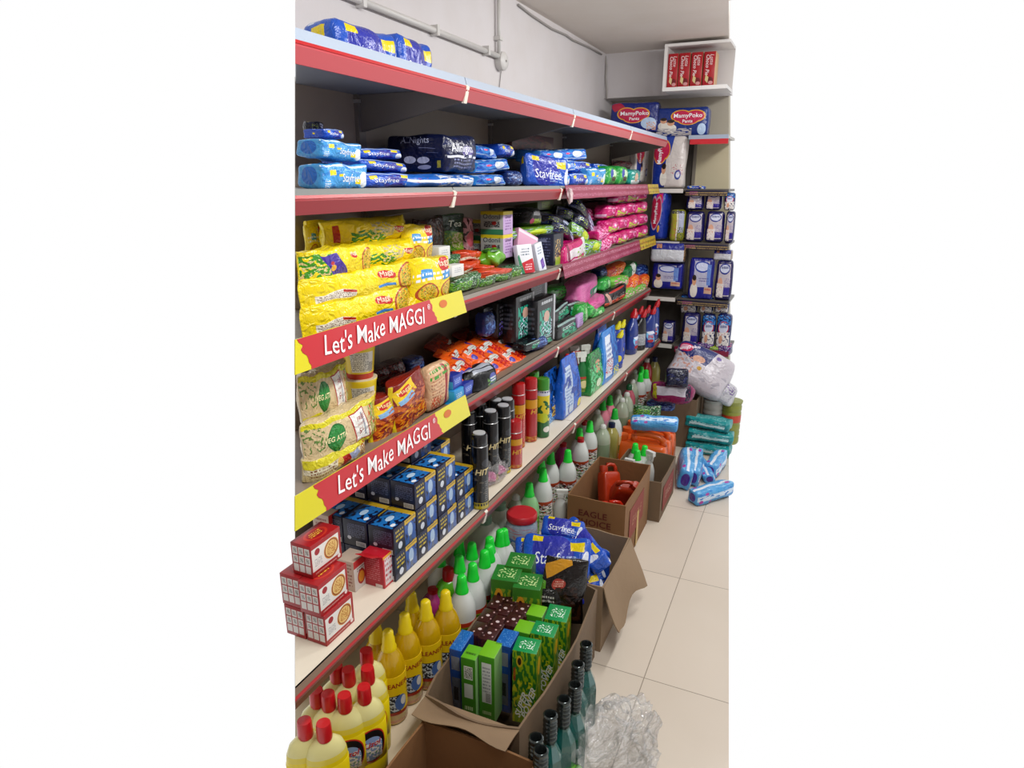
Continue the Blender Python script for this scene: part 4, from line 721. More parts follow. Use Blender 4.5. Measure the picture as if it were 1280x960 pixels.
reg('spray_white', spray_fn('#cfd0cc', '#dcdcd8')); CAT['spray_white'] = 'spray bottle'
# teal glass bottle with a silver threaded neck
def teal_fn():
    o = mk('glass_bottle', finish(lathe_bm([(.030, 0), (.034, .006), (.034, .13), (.031, .15), (.0165, .185), (.0145, .195), (.0145, .2)], 8, 1, 1), 'gb', False), art('teal_glass', '#1f7a74', (), .05, trans=.35, spec=.7, coat=1))
    P = [(.0145, .19)]
    for i in range(5): z = .2+i*.0125; P += [(.0165, z), (.0182, z+.003), (.0165, z+.007), (.0135, z+.010)]
    P += [(.0172, .266), (.0180, .272), (.0140, .274), (.0115, .268), (.0115, .20), (0, .2)]
    mk('screw_neck', lathe('n', P, 22, sharp=80), plain('#5f6666', .16, metal=.85), o)
    return o
reg('teal', teal_fn); CAT['teal'] = 'glass bottle'
# jerry can
def jerry(col, key, w=.24, t=.09, h=.25, hr=.015):
    def fn():
        zb = h*.78; m = plain(col, .3, coat=.25)
        def shape(p, a, b, c):
            if c > 0: p.x *= 1-.06*c*c; p.y *= 1-.12*c*c
            return p
        bm = soft_bm(w, t, zb, n=(8, 3, 6), r=t*.22, bulge=.05, fn=shape); o = mk('jerry_can', finish(bm, 'j', True), m)
        z = zb-.006; x0, x1 = -w*.16, w*.40; top = h-hr
        path = [(x0, 0, z), (x0, 0, z+(top-z)*.7), (x0+w*.06, 0, top), ((x0+x1)/2, 0, top), (x1-w*.08, 0, top-.004), (x1, 0, z+(top-z)*.6), (x1+.002, 0, z)]
        mk('handle', sweep('h', path, [hr*1.1, hr, hr*.95, hr*.9, hr*.95, hr, hr*1.15], 12), m, o)
        r = min(t*.27, .026); sp = mk('spout', lathe('s', [(r, z-.012), (r*.95, z+.012), (0, z+.012)], 20), m, o); sp.location = (-w*.5+r*1.15, 0, 0)
        cp = mk('cap', lathe('c', [(r*1.05, z+.008), (r*1.1, z+.012), (r*1.02, z+.032), (0, z+.034)], 22), plain(col, .4), o); cp.location = sp.location
        return o
    reg(key, fn); CAT[key] = 'jerry can'
jerry('#e8702a', 'jerry_orange'); jerry('#cc3317', 'jerry_small', .1, .065, .18, .009); jerry('#b5401f', 'jerry_dull', .1, .065, .18, .009)
# --- cartons of tea-like green boxes
m_sp = art('green_yellow_card', '#8fae1c', [('n', .5, .6, .5, .4, '#2f7a2c', 3.5, .48), ('n', .5, .3, .5, .3, '#c8c82a', 3, .55), ('e', .3, .86, .13, .08, '#c8b02a'), ('e', .3, .86, .08, .05, '#3a2c14'), ('r', 1.5, .5, .5, .5, '#3f7a24'), ('n', 1.5, .5, .5, .5, '#8a9a2a', 3, .5), ('e', 1.5, .75, .26, .12, '#c8a82a'),
    ('r', .5, 1.5, .5, .5, '#159a5a'), ('n', .5, 1.5, .3, .28, '#dff0e4', 3.5, .56), ('r', -.5, .5, .5, .5, '#3a7a2a')], .35)
box_kind('superbox', 'green_spice_carton', 'carton', .075, .055, .19, m_sp, [('SUPER', .026, (-.008, .05), '#f0f2e4', dict(rot=1.2, bold=.0015, shear=.2)), ('POWER', .026, (.016, .058), '#f0f2e4', dict(rot=1.2, bold=.0015, shear=.2)), ('HERBAL', .010, (-.030, .13), '#c43a2a', dict(rot=PI/2, bold=.0006))])
m_gb2 = art('lime_card', '#4f9a24', [('r', .5, .6, .3, .3, '#d8dcd8'), ('l', .5, .66, .24, .2, '#8a929a', 8, 4), ('b', .6, .38, .16, .07, '#222a22', 22), ('r', .5, 1.5, .5, .5, '#7fc02c'), ('r', -.5, .5, .5, .5, '#3f8a34'), ('l', .5, .12, .3, .1, '#cfe0b0', 2, 3), ('r', 1.5, .5, .5, .5, '#8fb878')], .35)
box_kind('limebox', 'lime_green_carton', 'carton', .05, .05, .19, m_gb2)
m_gb3 = art('lime_card_square', '#4a8f24', [('r', .5, .78, .3, .1, '#dfe4da'), ('n', .5, .78, .26, .085, '#20301c', 6, .5), ('r', .5, .5, .3, .11, '#cdd6cc'), ('l', .5, .2, .3, .12, '#d0e4b4', 2, 2), ('r', .5, 1.5, .5, .5, '#6fb82c'), ('l', .5, 1.3, .35, .15, '#1c3a14', 1, 5), ('r', 1.5, .5, .5, .5, '#9cc88a')], .35)
box_kind('limebox2', 'lime_green_carton', 'carton', .05, .05, .19, m_gb3)
m_bb = art('blue_box_card', '#1f4f94', [('r', .5, .8, .34, .1, '#7a7f88'), ('r', .5, .35, .34, .24, '#5f6570'), ('r', .5, .35, .2, .1, '#2c2c30'), ('r', .5, 1.5, .5, .5, '#2870b8'), ('r', -.5, .5, .5, .5, '#1a3f7c'), ('n', .5, 1.5, .5, .5, '#4f92cc', 5, .6)], .25, .25, 50)
box_kind('bluecarton', 'blue_wrapped_carton', 'carton', .05, .05, .19, m_bb)
m_br = art('brown_star_card', '#4a2424', [('e', .5, 1.5, .12, .08, '#d8c8c8'), ('e', .25, 1.25, .06, .05, '#c8a8a8'), ('e', .75, 1.8, .06, .05, '#c8a8a8'), ('e', .8, 1.3, .05, .04, '#c8a8a8'), ('n', .5, .5, .5, .5, '#5f3030', 4, .5)], .3)
box_kind('brownbox', 'dark_brown_carton', 'carton', .05, .05, .15, m_br)
m_gsq = art('green_square_card', '#3f7a24', [('n', .5, .4, .5, .45, '#8a9a24', 4, .5), ('e', .3, .7, .16, .15, '#c8942a'), ('e', .3, .7, .08, .08, '#3a2010'), ('n', .6, .3, .3, .25, '#b8281c', 3, .58), ('r', .5, 1.5, .5, .5, '#35863a'), ('n', .5, 1.5, .32, .3, '#c8e0a0', 3.5, .56), ('r', 1.5, .5, .5, .5, '#4a7a1c'), ('e', 1.5, .55, .25, .25, '#c8a82a')], .35)
box_kind('greensq', 'green_spice_carton', 'carton', .07, .075, .17, m_gsq)
# --- nappies
def heart(u, v, s=1, c1='#c42858', c2='#e0a83a', asp=1.0):
    return [('e', u-.1*s, v+.03*s, .15*s, .16*s*asp, c2), ('e', u+.1*s, v+.03*s, .15*s, .16*s*asp, c2), ('e', u, v-.06*s, .16*s, .14*s*asp, c2), ('e', u-.1*s, v+.03*s, .13*s, .135*s*asp, c1), ('e', u+.1*s, v+.03*s, .13*s, .135*s*asp, c1), ('e', u, v-.06*s, .14*s, .12*s*asp, c1)]
kid = lambda u, v, s=1: [('e', u, v-.14*s, .12*s, .16*s, '#e2ddd4'), ('e', u, v+.06*s, .07*s, .1*s, '#d3a283'), ('e', u, v+.12*s, .07*s, .06*s, '#2c1c18')]
SQN = dict(n=(8, 4, 8), r=.02, bulge=.12, wr=.005, wf=9)
m_mp1 = art('navy_nappy_film', '#1c2f80', [('r', .13, .88, .13, .14, '#b8284c', 30)]+heart(.48, .58, 1.35)+[('e', .8, .3, .16, .2, '#bcd0e8'), ('n', .85, .2, .1, .14, '#d8b09a', 3, .5), ('r', 1.5, .5, .5, .5, '#1c2860')], .25, .5, 30)
m_mp2 = art('navy_nappy_film_kids', '#1c3a84', heart(.62, .66, 1.3)+kid(.16, .5, .9)+kid(.3, .42, 1)+[('e', .88, .25, .08, .2, '#bcd0e8'), ('n', .35, .15, .35, .14, '#b8b4b4', 3, .45)], .25, .5, 30)
mp_words = lambda s, at: [('MamyPoko', s, at, '#f4f4f8', dict(bold=.001)), ('Pants', s*.75, (at[0], at[1]-s*.95), '#f4f4f8', dict(bold=.0008))]
soft_kind('mamy_a', 'nappy_pack', 'nappy pack', G(.26, .12, .18, SQN, 51), m_mp1, mp_words(.034, (0, .115)))
soft_kind('mamy_b', 'nappy_pack', 'nappy pack', G(.30, .12, .18, SQN, 52), m_mp2, mp_words(.036, (.035, .127)))
m_mp3 = art('white_nappy_film', '#cfc8c4', [('r', .2, .5, .22, .6, '#1c3a90', 0), ('r', .3, .9, .3, .2, '#24469c', -20)]+heart(.22, .68, 1.2)+kid(.38, .3, .9)+[('e', .82, .25, .1, .1, '#3a4f9c'), ('e', .82, .25, .06, .06, '#d8dce8'), ('n', .8, .35, .2, .1, '#b85a6a', 4, .6)], .3, .5, 30)
soft_kind('mamy_tall', 'nappy_pack', 'nappy pack', G(.14, .12, .26, SQN, 53), m_mp3, [('MamyPoko', .026, (-.04, .175), '#f4f4f8', dict(rot=PI/2, bold=.001))])
m_mp4 = art('blue_nappy_film_heart', '#1f3c9a', [('r', .6, .85, .2, .16, '#c4288c', 25), ('e', .62, .87, .1, .08, '#e0582a')]+heart(.4, .55, 1.6, '#b82a50', '#c8a0b0', 1.2)+[('e', .7, .22, .08, .08, '#d8a02a')], .25, .5, 30)
soft_kind('mamy_tallblue', 'nappy_pack', 'nappy pack', G(.1, .12, .26, SQN, 54), m_mp4, [('MamyPoko', .026, (-.01, .14), '#f0f0f6', dict(rot=PI/2, bold=.001))])
m_np = art('navy_small_nappy_film', '#231f5c', [('r', .5, .52, .36, .4, '#c4bcc2'), ('e', .5, .8, .32, .14, '#2a3a90'), ('e', .5, .8, .27, .10, '#d0d6e8'), ('e', .28, .42, .14, .16, '#d6a890'), ('n', .3, .25, .2, .18, '#e2dcd6', 3, .42), ('r', .68, .25, .18, .1, '#3a2f94'), ('n', .7, .45, .2, .12, '#8f86b0', 4, .55), ('l', .5, .8, .22, .06, '#1f2c78', 1, 5), ('r', -.5, .5, .5, .5, '#2c2a70')], .22, .4, 35)
soft_kind('nappy', 'small_nappy_pack', 'nappy pack', G(.11, .07, .15, SQN, 55), m_np)
m_np2 = art('blue_small_nappy_film', '#1f2a66', [('e', .5, .62, .36, .2, '#b8324e'), ('e', .5, .62, .30, .15, '#d0d4e4'), ('n', .5, .25, .45, .25, '#e0dcd8', 3, .42), ('e', .35, .3, .12, .12, '#d0a086'), ('n', .5, .85, .5, .15, '#3a86c8', 3, .5), ('l', .5, .62, .22, .07, '#27347c', 1, 5)], .22, .4, 35)
soft_kind('nappy2', 'small_nappy_pack', 'nappy pack', G(.11, .07, .15, SQN, 56), m_np2)
m_np3 = art('navy_big_nappy_film', '#23288c', [('r', .5, .62, .3, .32, '#b8b8cc'), ('e', .52, .8, .3, .14, '#2f4aa8'), ('e', .52, .8, .25, .1, '#cdd4ec'), ('r', .8, .6, .08, .25, '#6f8fcc')]+kid(.22, .38, 1.2)+[('r', .8, .22, .16, .08, '#c8a890'), ('l', .8, .22, .13, .05, '#b03a4a', 1, 5), ('l', .6, .5, .2, .06, '#5a4a90', 2, 5)], .22, .4, 35)
soft_kind('nappy_big', 'nappy_pack', 'nappy pack', G(.22, .12, .2, SQN, 57), m_np3)
soft_kind('nappy_lying', 'nappy_pack', 'nappy pack', G(.24, .16, .12, SQN, 58), art('white_navy_nappy_film', '#c4c6cc', [('r', .5, .85, .5, .2, '#26308c'), ('n', .25, .88, .08, .16, '#c8946a', 3, .42), ('r', 1.5, .5, .5, .5, '#4a3a34'), ('n', 1.5, .5, .5, .5, '#a8845a', 4, .5), ('r', .5, 1.5, .5, .5, '#26308c')], .25, .5, 30))
soft_kind('greenyellow_upright', 'wipes_pack', 'pack', G(.09, .07, .15, SQN, 59), art('yellow_green_white_film', '#a8a83a', [('r', .48, .5, .05, .6, '#e0ddd0'), ('r', .75, .62, .2, .34, '#b8bcd0'), ('n', .25, .4, .22, .3, '#c84a6a', 4, .6), ('n', .75, .25, .25, .2, '#5f6a3a', 4, .5), ('n', .5, .95, .5, .08, '#2c2c50', 4, .45)], .25, .5, 35))
soft_kind('bag_big', 'large_nappy_bag', 'nappy pack', G(.34, .16, .28, SQN, 60, r=.05, wr=.014), art('white_big_nappy_film', '#cbc6cc', [('r', .2, .92, .42, .3, '#1c2a74', -8), ('e', .12, .8, .15, .11, '#c8305a', 35), ('e', .12, .8, .11, .07, '#d8a0b4', 35), ('e', .42, .66, .1, .09, '#d4a48c'), ('n', .22, .45, .18, .2, '#c89a8c', 3, .55), ('e', .7, .85, .05, .05, '#6a4f9c'), ('e', .5, .45, .04, .05, '#c8a03a'), ('n', .6, .3, .4, .3, '#b4b0b8', 2.5, .6)], .28, .6, 22), [('MamyPoko', .032, (-.115, .225), '#f6eef4', dict(rot=.55, bold=.0015))])
soft_kind('bag_white', 'large_nappy_bag', 'nappy pack', G(.24, .14, .18, SQN, 61, r=.04, wr=.014), art('white_bag_film', '#c9c9cd', [('r', .2, .1, .25, .18, '#20205c'), ('n', .5, .5, .5, .5, '#b0b0b8', 3, .6), ('n', .8, .7, .2, .2, '#7a5a9c', 3, .55)], .28, .6, 25))
soft_kind('roll_magenta', 'magenta_nappy_roll', 'nappy pack', G(.2, .12, .12, PILLOW, 62, r=.045), art('magenta_roll_film', '#8c1f5c', [('r', .5, .55, .38, .24, '#c9c4cc'), ('n', .06, .5, .08, .5, '#b8b82a', 3, .42), ('n', .93, .5, .1, .5, '#1c1a3c', 3, .4), ('n', .5, .9, .4, .12, '#5a1450', 4, .5)], .25, .5, 35))
soft_kind('choco', 'red_biscuit_carton', 'carton', ((.075, .09, .24), dict(BOXG)), art('red_biscuit_card', '#b41c2c', [('e', .6, .17, .3, .1, '#7c1420'), ('r', .35, .22, .13, .09, '#e0cf9a', -20), ('e', .7, .1, .2, .05, '#d8a0a0'), ('r', 1.5, .5, .5, .5, '#cfa878')], .35), [('Lotte', .034, (.014, .185), '#f4e4e4', dict(rot=-PI/2, shear=.2)), ('Choco Pie', .034, (-.012, .15), '#f4e4e4', dict(rot=-PI/2, shear=.2, bold=.0008))], 30)
soft_kind('flatpack', 'flat_colour_pack', 'pack', G(.13, .09, .05, PILLOW, 63, wr=.008), art('purple_mixed_film', '#2a2f6c', [('n', .5, .5, .5, .5, '#7a3a8c', 3, .5), ('n', .5, .5, .5, .5, '#c8c8d8', 4, .6), ('n', .5, 1.5, .5, .5, '#a83a7c', 3, .5)], .25, .5, 35))
soft_kind('flatpack2', 'flat_colour_pack', 'pack', G(.13, .09, .05, PILLOW, 64, wr=.008), art('lime_mixed_film', '#9cae2a', [('n', .5, .5, .5, .5, '#1f7a6a', 3, .55), ('n', .5, 1.5, .5, .5, '#d8d84a', 3, .5)], .25, .5, 35))
soft_kind('redback', 'dark_red_carton', 'carton', ((.15, .06, .07), dict(BOXG)), art('dark_red_card', '#5a1620', [('e', .8, .4, .15, .3, '#8a5a2a'), ('n', .4, .5, .4, .4, '#7a2430', 3, .5)], .4), (), 30)
soft_kind('dimgreen', 'dull_green_carton', 'carton', ((.1, .05, .04), dict(BOXG)), art('dull_green_card', '#5a6a3c', [('r', .5, .5, .25, .3, '#8a9a5c'), ('n', .5, .5, .4, .4, '#7a5a5c', 3, .6)], .45), (), 30)
soft_kind('blackfoil', 'black_foil_pouch', 'pouch', G(.11, .03, .2, POUCH, 65, wr=.008), art('black_foil_film', '#170f0c', [('r', .3, .88, .3, .1, '#c8942a', 25), ('e', .32, .6, .14, .09, '#a8483c'), ('l', .32, .6, .1, .05, '#e0b8a8', 3, 3), ('n', .5, .3, .4, .25, '#3a2214', 3, .52)], .2, .5, 40))
soft_kind('blackpouch2', 'black_pouch', 'pouch', G(.08, .03, .12, POUCH, 66), art('black_pouch_film', '#191a17', [('l', .5, .4, .3, .14, '#a8a8a0', 2, 3), ('r', .6, .85, .35, .14, '#5f9a2c')], .22, .5, 45))
soft_kind('sachet', 'yellow_sachet', 'sachet', G(.05, .012, .08, POUCH, 67, wr=.003), art('yellow_black_sachet_film', '#b8a83a', [('r', .5, .8, .5, .22, '#2a3a1c'), ('n', .5, .4, .4, .35, '#d8d8d0', 4, .5), ('n', .5, .35, .4, .3, '#2a2c1c', 4, .6)], .22, .5, 50))
# ================================================================== goods in place
TA, TB, TC, TE, TF, TG = TOP['A'], TOP['B'], TOP['C'], TOP['E'], TOP['F'], TOP['G']
# --- on top of the run
it('pad_blue3', 428, 500, 27, None, -1.0, .13, 'dark blue pad pack on top of the shelving, the nearer of the two', board=TA, rz=86)
it('pad_blue3', 501, 545, 43, None, -1.0, .12, 'dark blue pad pack on top of the shelving, the farther of the two', board=TA, rz=92)
# --- second level: pads
g = 'blue pad packs along the second shelf'
it('pad_light', 405, 462, 200, None, -.885, .08, 'light blue Stayfree style pad pack at the near end of the second shelf, bottom of its stack'.replace('Stayfree style ', ''), g, board=TB)
it('pad_light', 405, 456, 173, 199, -.89, .08, 'light blue pad pack second up at the near end of the second shelf', g)
it('pad_royal', 408, 432, 160, 173, -.93, .07, 'royal blue pad pack on top of the near stack of light blue packs', g)
it('navywrap', 392, 410, 150, 162, -1.0, .04, 'dark navy pack peeping over the near stack on the second shelf')
it('pad_royal', 453, 521, 214, None, -.93, .14, 'blue pad pack at the bottom of the second stack from the near end', g, board=TB)
it('pad_royal', 453, 514, 199, 214, -.94, .14, 'blue pad pack in the middle of the second stack from the near end', g)
it('pad_royal', 453, 505, 184, 199, -.96, .13, 'blue pad pack on top of the second stack from the near end', g)
it('pad_whiteblue', 522, 600, 216, None, -.90, .25, 'white and blue pad pack lying under the big dark navy night pack', g, board=TB)
it('pad_navy', 563, 602, 166, 215, -.905, .22, 'big dark navy "Allnights" night pad pack on the second shelf')
it('pad_sky', 602, 640, 216, None, -.90, .2, 'white and sky blue pad pack at shelf level just right of the navy pack', g, board=TB)
it('pad_sky', 602, 645, 197, 215, -.91, .2, 'sky blue pad pack with a white patch, second up just right of the navy pack', g)
it('pad_sky', 600, 628, 181, 197, -.93, .18, 'pale ended sky blue pad pack on top just right of the navy pack', g)
it('pad_royal', 628, 646, 178, 196, -.96, .18, 'royal blue pad pack on top, behind the pale ended sky blue one', g)
it('redback', 640, 692, 168, 190, -1.08, .05, 'dark red carton standing at the back of the second shelf', base=None)
put('pad_blue3', at_x(681, 213, -.94), (.21, .05, .115), rz=60, tilt=-10, roll=5, label='royal blue pad pack leaning face out, middle of the second shelf')
it('bluepk', 640, 656, 212, None, -.92, .08, 'small blue pack standing left of the leaning royal blue pack', board=TB)
L = [(684, 712, 186, 202, -.95, 'pad_sky', 'sky blue pad pack on the crest of the blue heap'), (708, 735, 184, 200, -.93, 'pad_sky', 'sky blue and white pad pack at the right of the crest of the blue heap'),
     (690, 722, 200, 216, -.91, 'pad_sky', 'blue pad pack with a round white patch in the middle of the blue heap'), (712, 742, 200, 216, -.93, 'pad_royal', 'royal blue pad pack in the middle of the blue heap'),
     (696, 718, 216, None, -.895, 'pad_light', 'light blue pad pack at the foot of the blue heap'), (716, 738, 215, None, -.895, 'pad_royal', 'royal blue pad pack at the foot of the blue heap'),
     (738, 762, 207, None, -.895, 'pad_light', 'light blue pad pack just right of the blue heap'), (746, 764, 204, 216, -.95, 'pad_royal', 'small royal blue pad pack behind the light one right of the blue heap'),
     (664, 690, 184, 198, -1.02, 'pad_sky', 'blue pad pack lying behind the leaning royal blue pack')]
for x0, x1, a, b, X, k, l in L: it(k, x0, x1, a, b, X, .14, l, g, **({'board': TB} if b is None else {}))
it('pad_green', 761, 775, 207, None, -.90, .12, 'green pad pack left of its twin near the far end of the second shelf', 'green pad packs', board=TB)
it('pad_green', 775, 789, 207, None, -.895, .12, 'paler green pad pack right of its twin near the far end of the second shelf', 'green pad packs', board=TB)
it('pad_tealkid', 789, 806, 210, None, -.895, .12, 'teal and white pad pack at the far end of the second shelf', board=TB)
it('maroon', 772, 796, 200, 210, -1.02, .08, 'dark maroon pouch on top behind the green pad packs')
# --- third level: noodles
g = 'yellow noodle packs'
it('noodle_plain', 389, 526, 366, None, -.892, .07, 'lowest yellow noodle pack right behind the upper banner', g, board=TC)
it('noodle_plain', 389, 532, 333, 372, -.895, .07, 'plain yellow noodle pack with a bowl picture, second from the bottom of the near pile', g)
it('noodle_long', 388, 478, 305, 345, -.90, .07, 'yellow noodle pack with a green and a purple patch, third up at the near end', g)
it('noodle_leaf', 445, 536, 298, 332, -.92, .11, 'yellow noodle pack with a green strip, third up beside the purple patched one', g)
it('noodle_leaf', 427, 526, 269, 304, -.97, .12, 'bulging yellow noodle pack with green leaves, topmost of the near pile', g)
it('noodle_up', 388, 408, 277, 325, -1.08, .03, 'shaded yellow noodle pack standing at the very back at the near end', g)
it('noodle_up', 395, 440, 271, 318, -1.09, .06, 'shaded yellow noodle pack standing at the back, second from the near end', g)
it('noodle_up', 512, 548, 276, 328, -.955, .06, 'upright yellow noodle pack leaning at the far end of the pile, the back one', g)
it('noodle_up', 519, 570, 316, None, -.892, .06, 'upright yellow noodle pack with two bowls, in front at the far end of the pile', g, board=TC)
it('noodle_brown', 530, 562, 268, 318, -1.06, .06, 'dark brown pouch standing behind the upright noodle packs')
it('white_small', 549, 563, 308, 325, -.96, .05, 'small white carton on the shelf right of the noodle packs, the upper one', 'small white cartons')
it('white_small', 565, 580, 331, 345, -.892, .03, 'small white carton by the shelf edge right of the noodle packs, the lower one', 'small white cartons')
it('tea', 556, 584, 265, 316, -1.06, .05, 'dark and light green pouch marked Tea standing at the back of the third shelf')
it('pinkpouch', 582, 597, 270, 318, -1.05, .05, 'brown and pink pouch standing next to the green pouch')
for i, (x0, x1, a, b, X, l) in enumerate([(629, 641, 293, 322, -.95, 'grey and lilac air freshener box with a yellow top band, lower of the front stack'), (629, 641, 264, 293, -.95, 'grey and lilac air freshener box with a yellow top band, upper of the front stack'),
                      (607, 617, 300, 325, -1.03, 'air freshener box, lower of the stack behind and left of the front one'), (607, 617, 275, 300, -1.03, 'air freshener box, upper of the stack behind and left of the front one')]):
    it('odonil', x0, x1, a, b, X, .085, l, 'air freshener boxes')
for x0, x1, a, b, X, l in [(576, 607, 310, 327, -.97, 'orange soap pack on top of its twin on the third shelf'), (576, 608, 325, 340, -.955, 'orange soap pack beneath its twin on the third shelf'), (600, 622, 329, 342, -.93, 'flat orange soap pack beside the green ball shaped freshener'), (606, 646, 333, 348, -.90, 'orange soap pack lying nearest the third shelf edge')]:
    it('orange_soap', x0, x1, a, b, X, .06, l, 'orange soap packs')
it('rose', 614, 638, 308, 334, -.93, .07, 'apple green round air freshener on the third shelf')
for x0, x1, a, b, X, l in [(572, 604, 342, 362, -.892, 'dark green patterned soap pack by the edge right of the small white carton'), (590, 606, 340, 360, -.9, 'brighter green soap pack in the edge row, second from the left'), (604, 625, 345, 357, -.892, 'patterned soap pack at the shelf edge below the orange one'),
                            (622, 645, 340, 351, -.892, 'patterned soap pack in the edge row, fourth from the left'), (640, 660, 330, 347, -.905, 'green soap pack in the edge row under the white sachet card'), (564, 580, 318, 332, -.95, 'green and white soap pack behind the small white carton')]:
    it('green_soap', x0, x1, a, b, X, .06, l, 'green patterned soap packs')
put('whitered', at_x(655, 324, -.915), (.075, .02, .10), rz=70, tilt=-12, label='white sachet card with a red corner leaning on the third shelf', group='leaning sachet cards')
put('whitepurple', at_x(673, 322, -.905), (.05, .02, .105), rz=80, tilt=-8, roll=-10, label='white sachet card with a purple patch leaning on the third shelf', group='leaning sachet cards')
put('pinkcard', at_x(657, 306, -.96), (.12, .02, .09), rz=78, tilt=-10, roll=22, label='pale pink card leaning behind the white sachet cards', group='leaning sachet cards')
it('blackpack', 665, 681, 258, 284, -.97, .15, 'black wipes pack with a white print, on top behind the sachet cards')
it('greenwrap', 646, 697, 283, 297, -.95, .1, 'green wrapped pack under the black wipes pack', 'wrapped pads right of the freshener boxes')
it('navybox', 692, 704, 292, 337, -.90, .10, 'dark navy carton standing at the third shelf edge')
it('navybox', 676, 690, 296, 334, -.96, .10, 'dark navy carton behind and left of the front one')
for x0, x1, a, b, l in [(672, 692, 250, 262, 'dull green carton at the back, the left one under the second shelf'), (694, 730, 256, 268, 'dull pinkish green carton at the back, the right one under the second shelf'), (676, 694, 264, 274, 'dull green carton at the back, the lower left one')]:
    it('dimgreen', x0, x1, a, b, -1.05, .08, l, 'dull green cartons')
for x0, x1, a, b, X, r, l in [(688, 724, 270, 288, -.97, 12, 'navy wrapped pad pack lying on the carton, left in the dark heap'), (700, 728, 284, 300, -.93, 18, 'navy wrapped pad pack with lime specks, low in the dark heap'), (706, 738, 264, 282, -.98, 14, 'navy wrapped pad pack, crest of the dark heap'),
                            (722, 752, 262, 280, -.96, 28, 'navy wrapped pad pack sloping down to the right in the dark heap'), (728, 752, 276, 294, -.93, 24, 'navy wrapped pad pack above the big magenta pack')]:
    it('navywrap', x0, x1, a, b, X, .09, l, 'navy wrapped pads', roll=r)
it('greenwrap', 722, 742, 284, 302, -.91, .08, 'lime green wrapped pad pack between the navy and the magenta packs', 'wrapped pads right of the freshener boxes', roll=20)
it('pink_big', 703, 738, 300, 337, -.89, .09, 'large magenta and white pad pack at the third shelf edge', roll=-3)
it('greenwrap', 735, 756, 298, 318, -.89, .07, 'lime green and white wrapped pack right of the large magenta pack', 'wrapped pads right of the freshener boxes')
for x0, x1, a, b, X, l in [(752, 768, 296, 314, -.89, 'pink pad pack low in the pink heap, nearest the green wrap'), (745, 772, 282, 297, -.90, 'pink pad pack lying flat across the pink heap'), (736, 752, 258, 276, -.98, 'pink pad pack behind the dark heap')]:
    it('pink_light', x0, x1, a, b, X, .09, l, 'pink pad packs lying flat')
rows = 'bottom|second|third|top'.split('|'); cols = 'first|second|third|fourth'.split('|')
PXC = [762, 775, 787, 799, 812]
for ci in range(4):
    yb = at_x(PXC[ci], 300, -.89).y; ye = at_x(PXC[ci+1], 300, -.89).y
    for ri in range(3 if ci == 0 else 4):
        zz = TC+.002+ri*.068
        k = ('pink_a', 'pink_b')[(ri+ci) % 2]
        put(k, (-.89-.045-(.012 if ri > 1 else 0), (yb+ye)/2, zz+.034), ((ye-yb)*.97, .085, .066), rz=90, label='magenta pad pack in the far pink block, %s row up, %s column from the left' % (ORD[ri], cols[ci]), group='magenta pad packs in the far pink block')
it('redback', 728, 766, 252, 264, -1.08, .06, 'dark red carton at the back above the dark heap')
# --- fourth level
it('atta_low', 390, 470, 556, None, -.895, .07, 'pale yellow noodle pack lying lowest behind the lower banner', board=TE)
it('atta', 390, 486, 510, 565, -.895, .07, 'cream noodle pack with a round green VEG ATTA seal, lower of the two')
it('atta', 388, 448, 458, 520, -.94, .07, 'cream noodle pack with a round green VEG ATTA seal, upper of the two')
for x0, x1, yt, yb, X, l in [(436, 470, 470, 520, -.98, 'printed noodle cup, lower of the stacked pair'), (434, 467, 428, 473, -.98, 'printed noodle cup, upper of the stacked pair')]:
    c = at_x((x0+x1)/2, yb, X); h = at_x((x0+x1)/2, yt, X).z-c.z
    put('cup', c, (.085, .085, h), rz=50, label=l, group='noodle cups', base=True)
for x0, x1, a, b, X, r, l in [(468, 516, 488, 548, -.92, 4, 'dark orange and red noodle pack by the lower banner, left one in front'), (494, 540, 465, 530, -.905, -6, 'dark orange and red noodle pack with a yellow corner, right one in front'), (500, 520, 482, 515, -.96, 8, 'dark orange noodle pack wedged between the two front ones')]:
    it('masala', x0, x1, a, b, X, .05, l, 'dark orange noodle packs', roll=r)
for x0, x1, a, b, l in [(466, 492, 460, 478, 'maroon pouch behind the orange noodle packs, leftmost'), (484, 512, 452, 478, 'maroon pouch behind the orange noodle packs, middle'), (508, 532, 462, 484, 'maroon pouch behind the orange noodle packs, rightmost')]:
    it('maroon', x0, x1, a, b, -1.05, .06, l, 'maroon pouches')
it('bluepk', 514, 534, 446, 466, -1.04, .06, 'dark blue pouch at the back left of the orange packs')
it('pasta', 538, 567, 456, None, -.90, .06, 'tan pasta pack with a red stripe standing by the lower banner', board=TE)
for i, (x0, x1, a, b, X, k, l) in enumerate([(568, 580, 486, 503, -.892, 'tealbox', 'small light blue carton at the bottom front beside the pasta pack'), (580, 592, 478, 494, -.892, 'bluebox', 'small dark blue carton at the bottom front, second from the pasta pack'), (566, 578, 468, 485, -.90, 'bluebox', 'small dark blue carton on top of the light blue one'),
                                        (580, 590, 462, 478, -.93, 'bluebox', 'small dark blue carton behind, under the black pack'), (566, 576, 503, 512, -.892, 'tealbox', 'small light blue carton lowest beside the lower banner end')]):
    it(k, x0, x1, a, b, X, .035, l, 'small blue cartons')
put('blackroll', at_x(594, 473, -.925), (.20, .10, .09), rz=88, tilt=-10, label='glossy black garbage bag pack with a pale label lying at the fourth shelf edge')
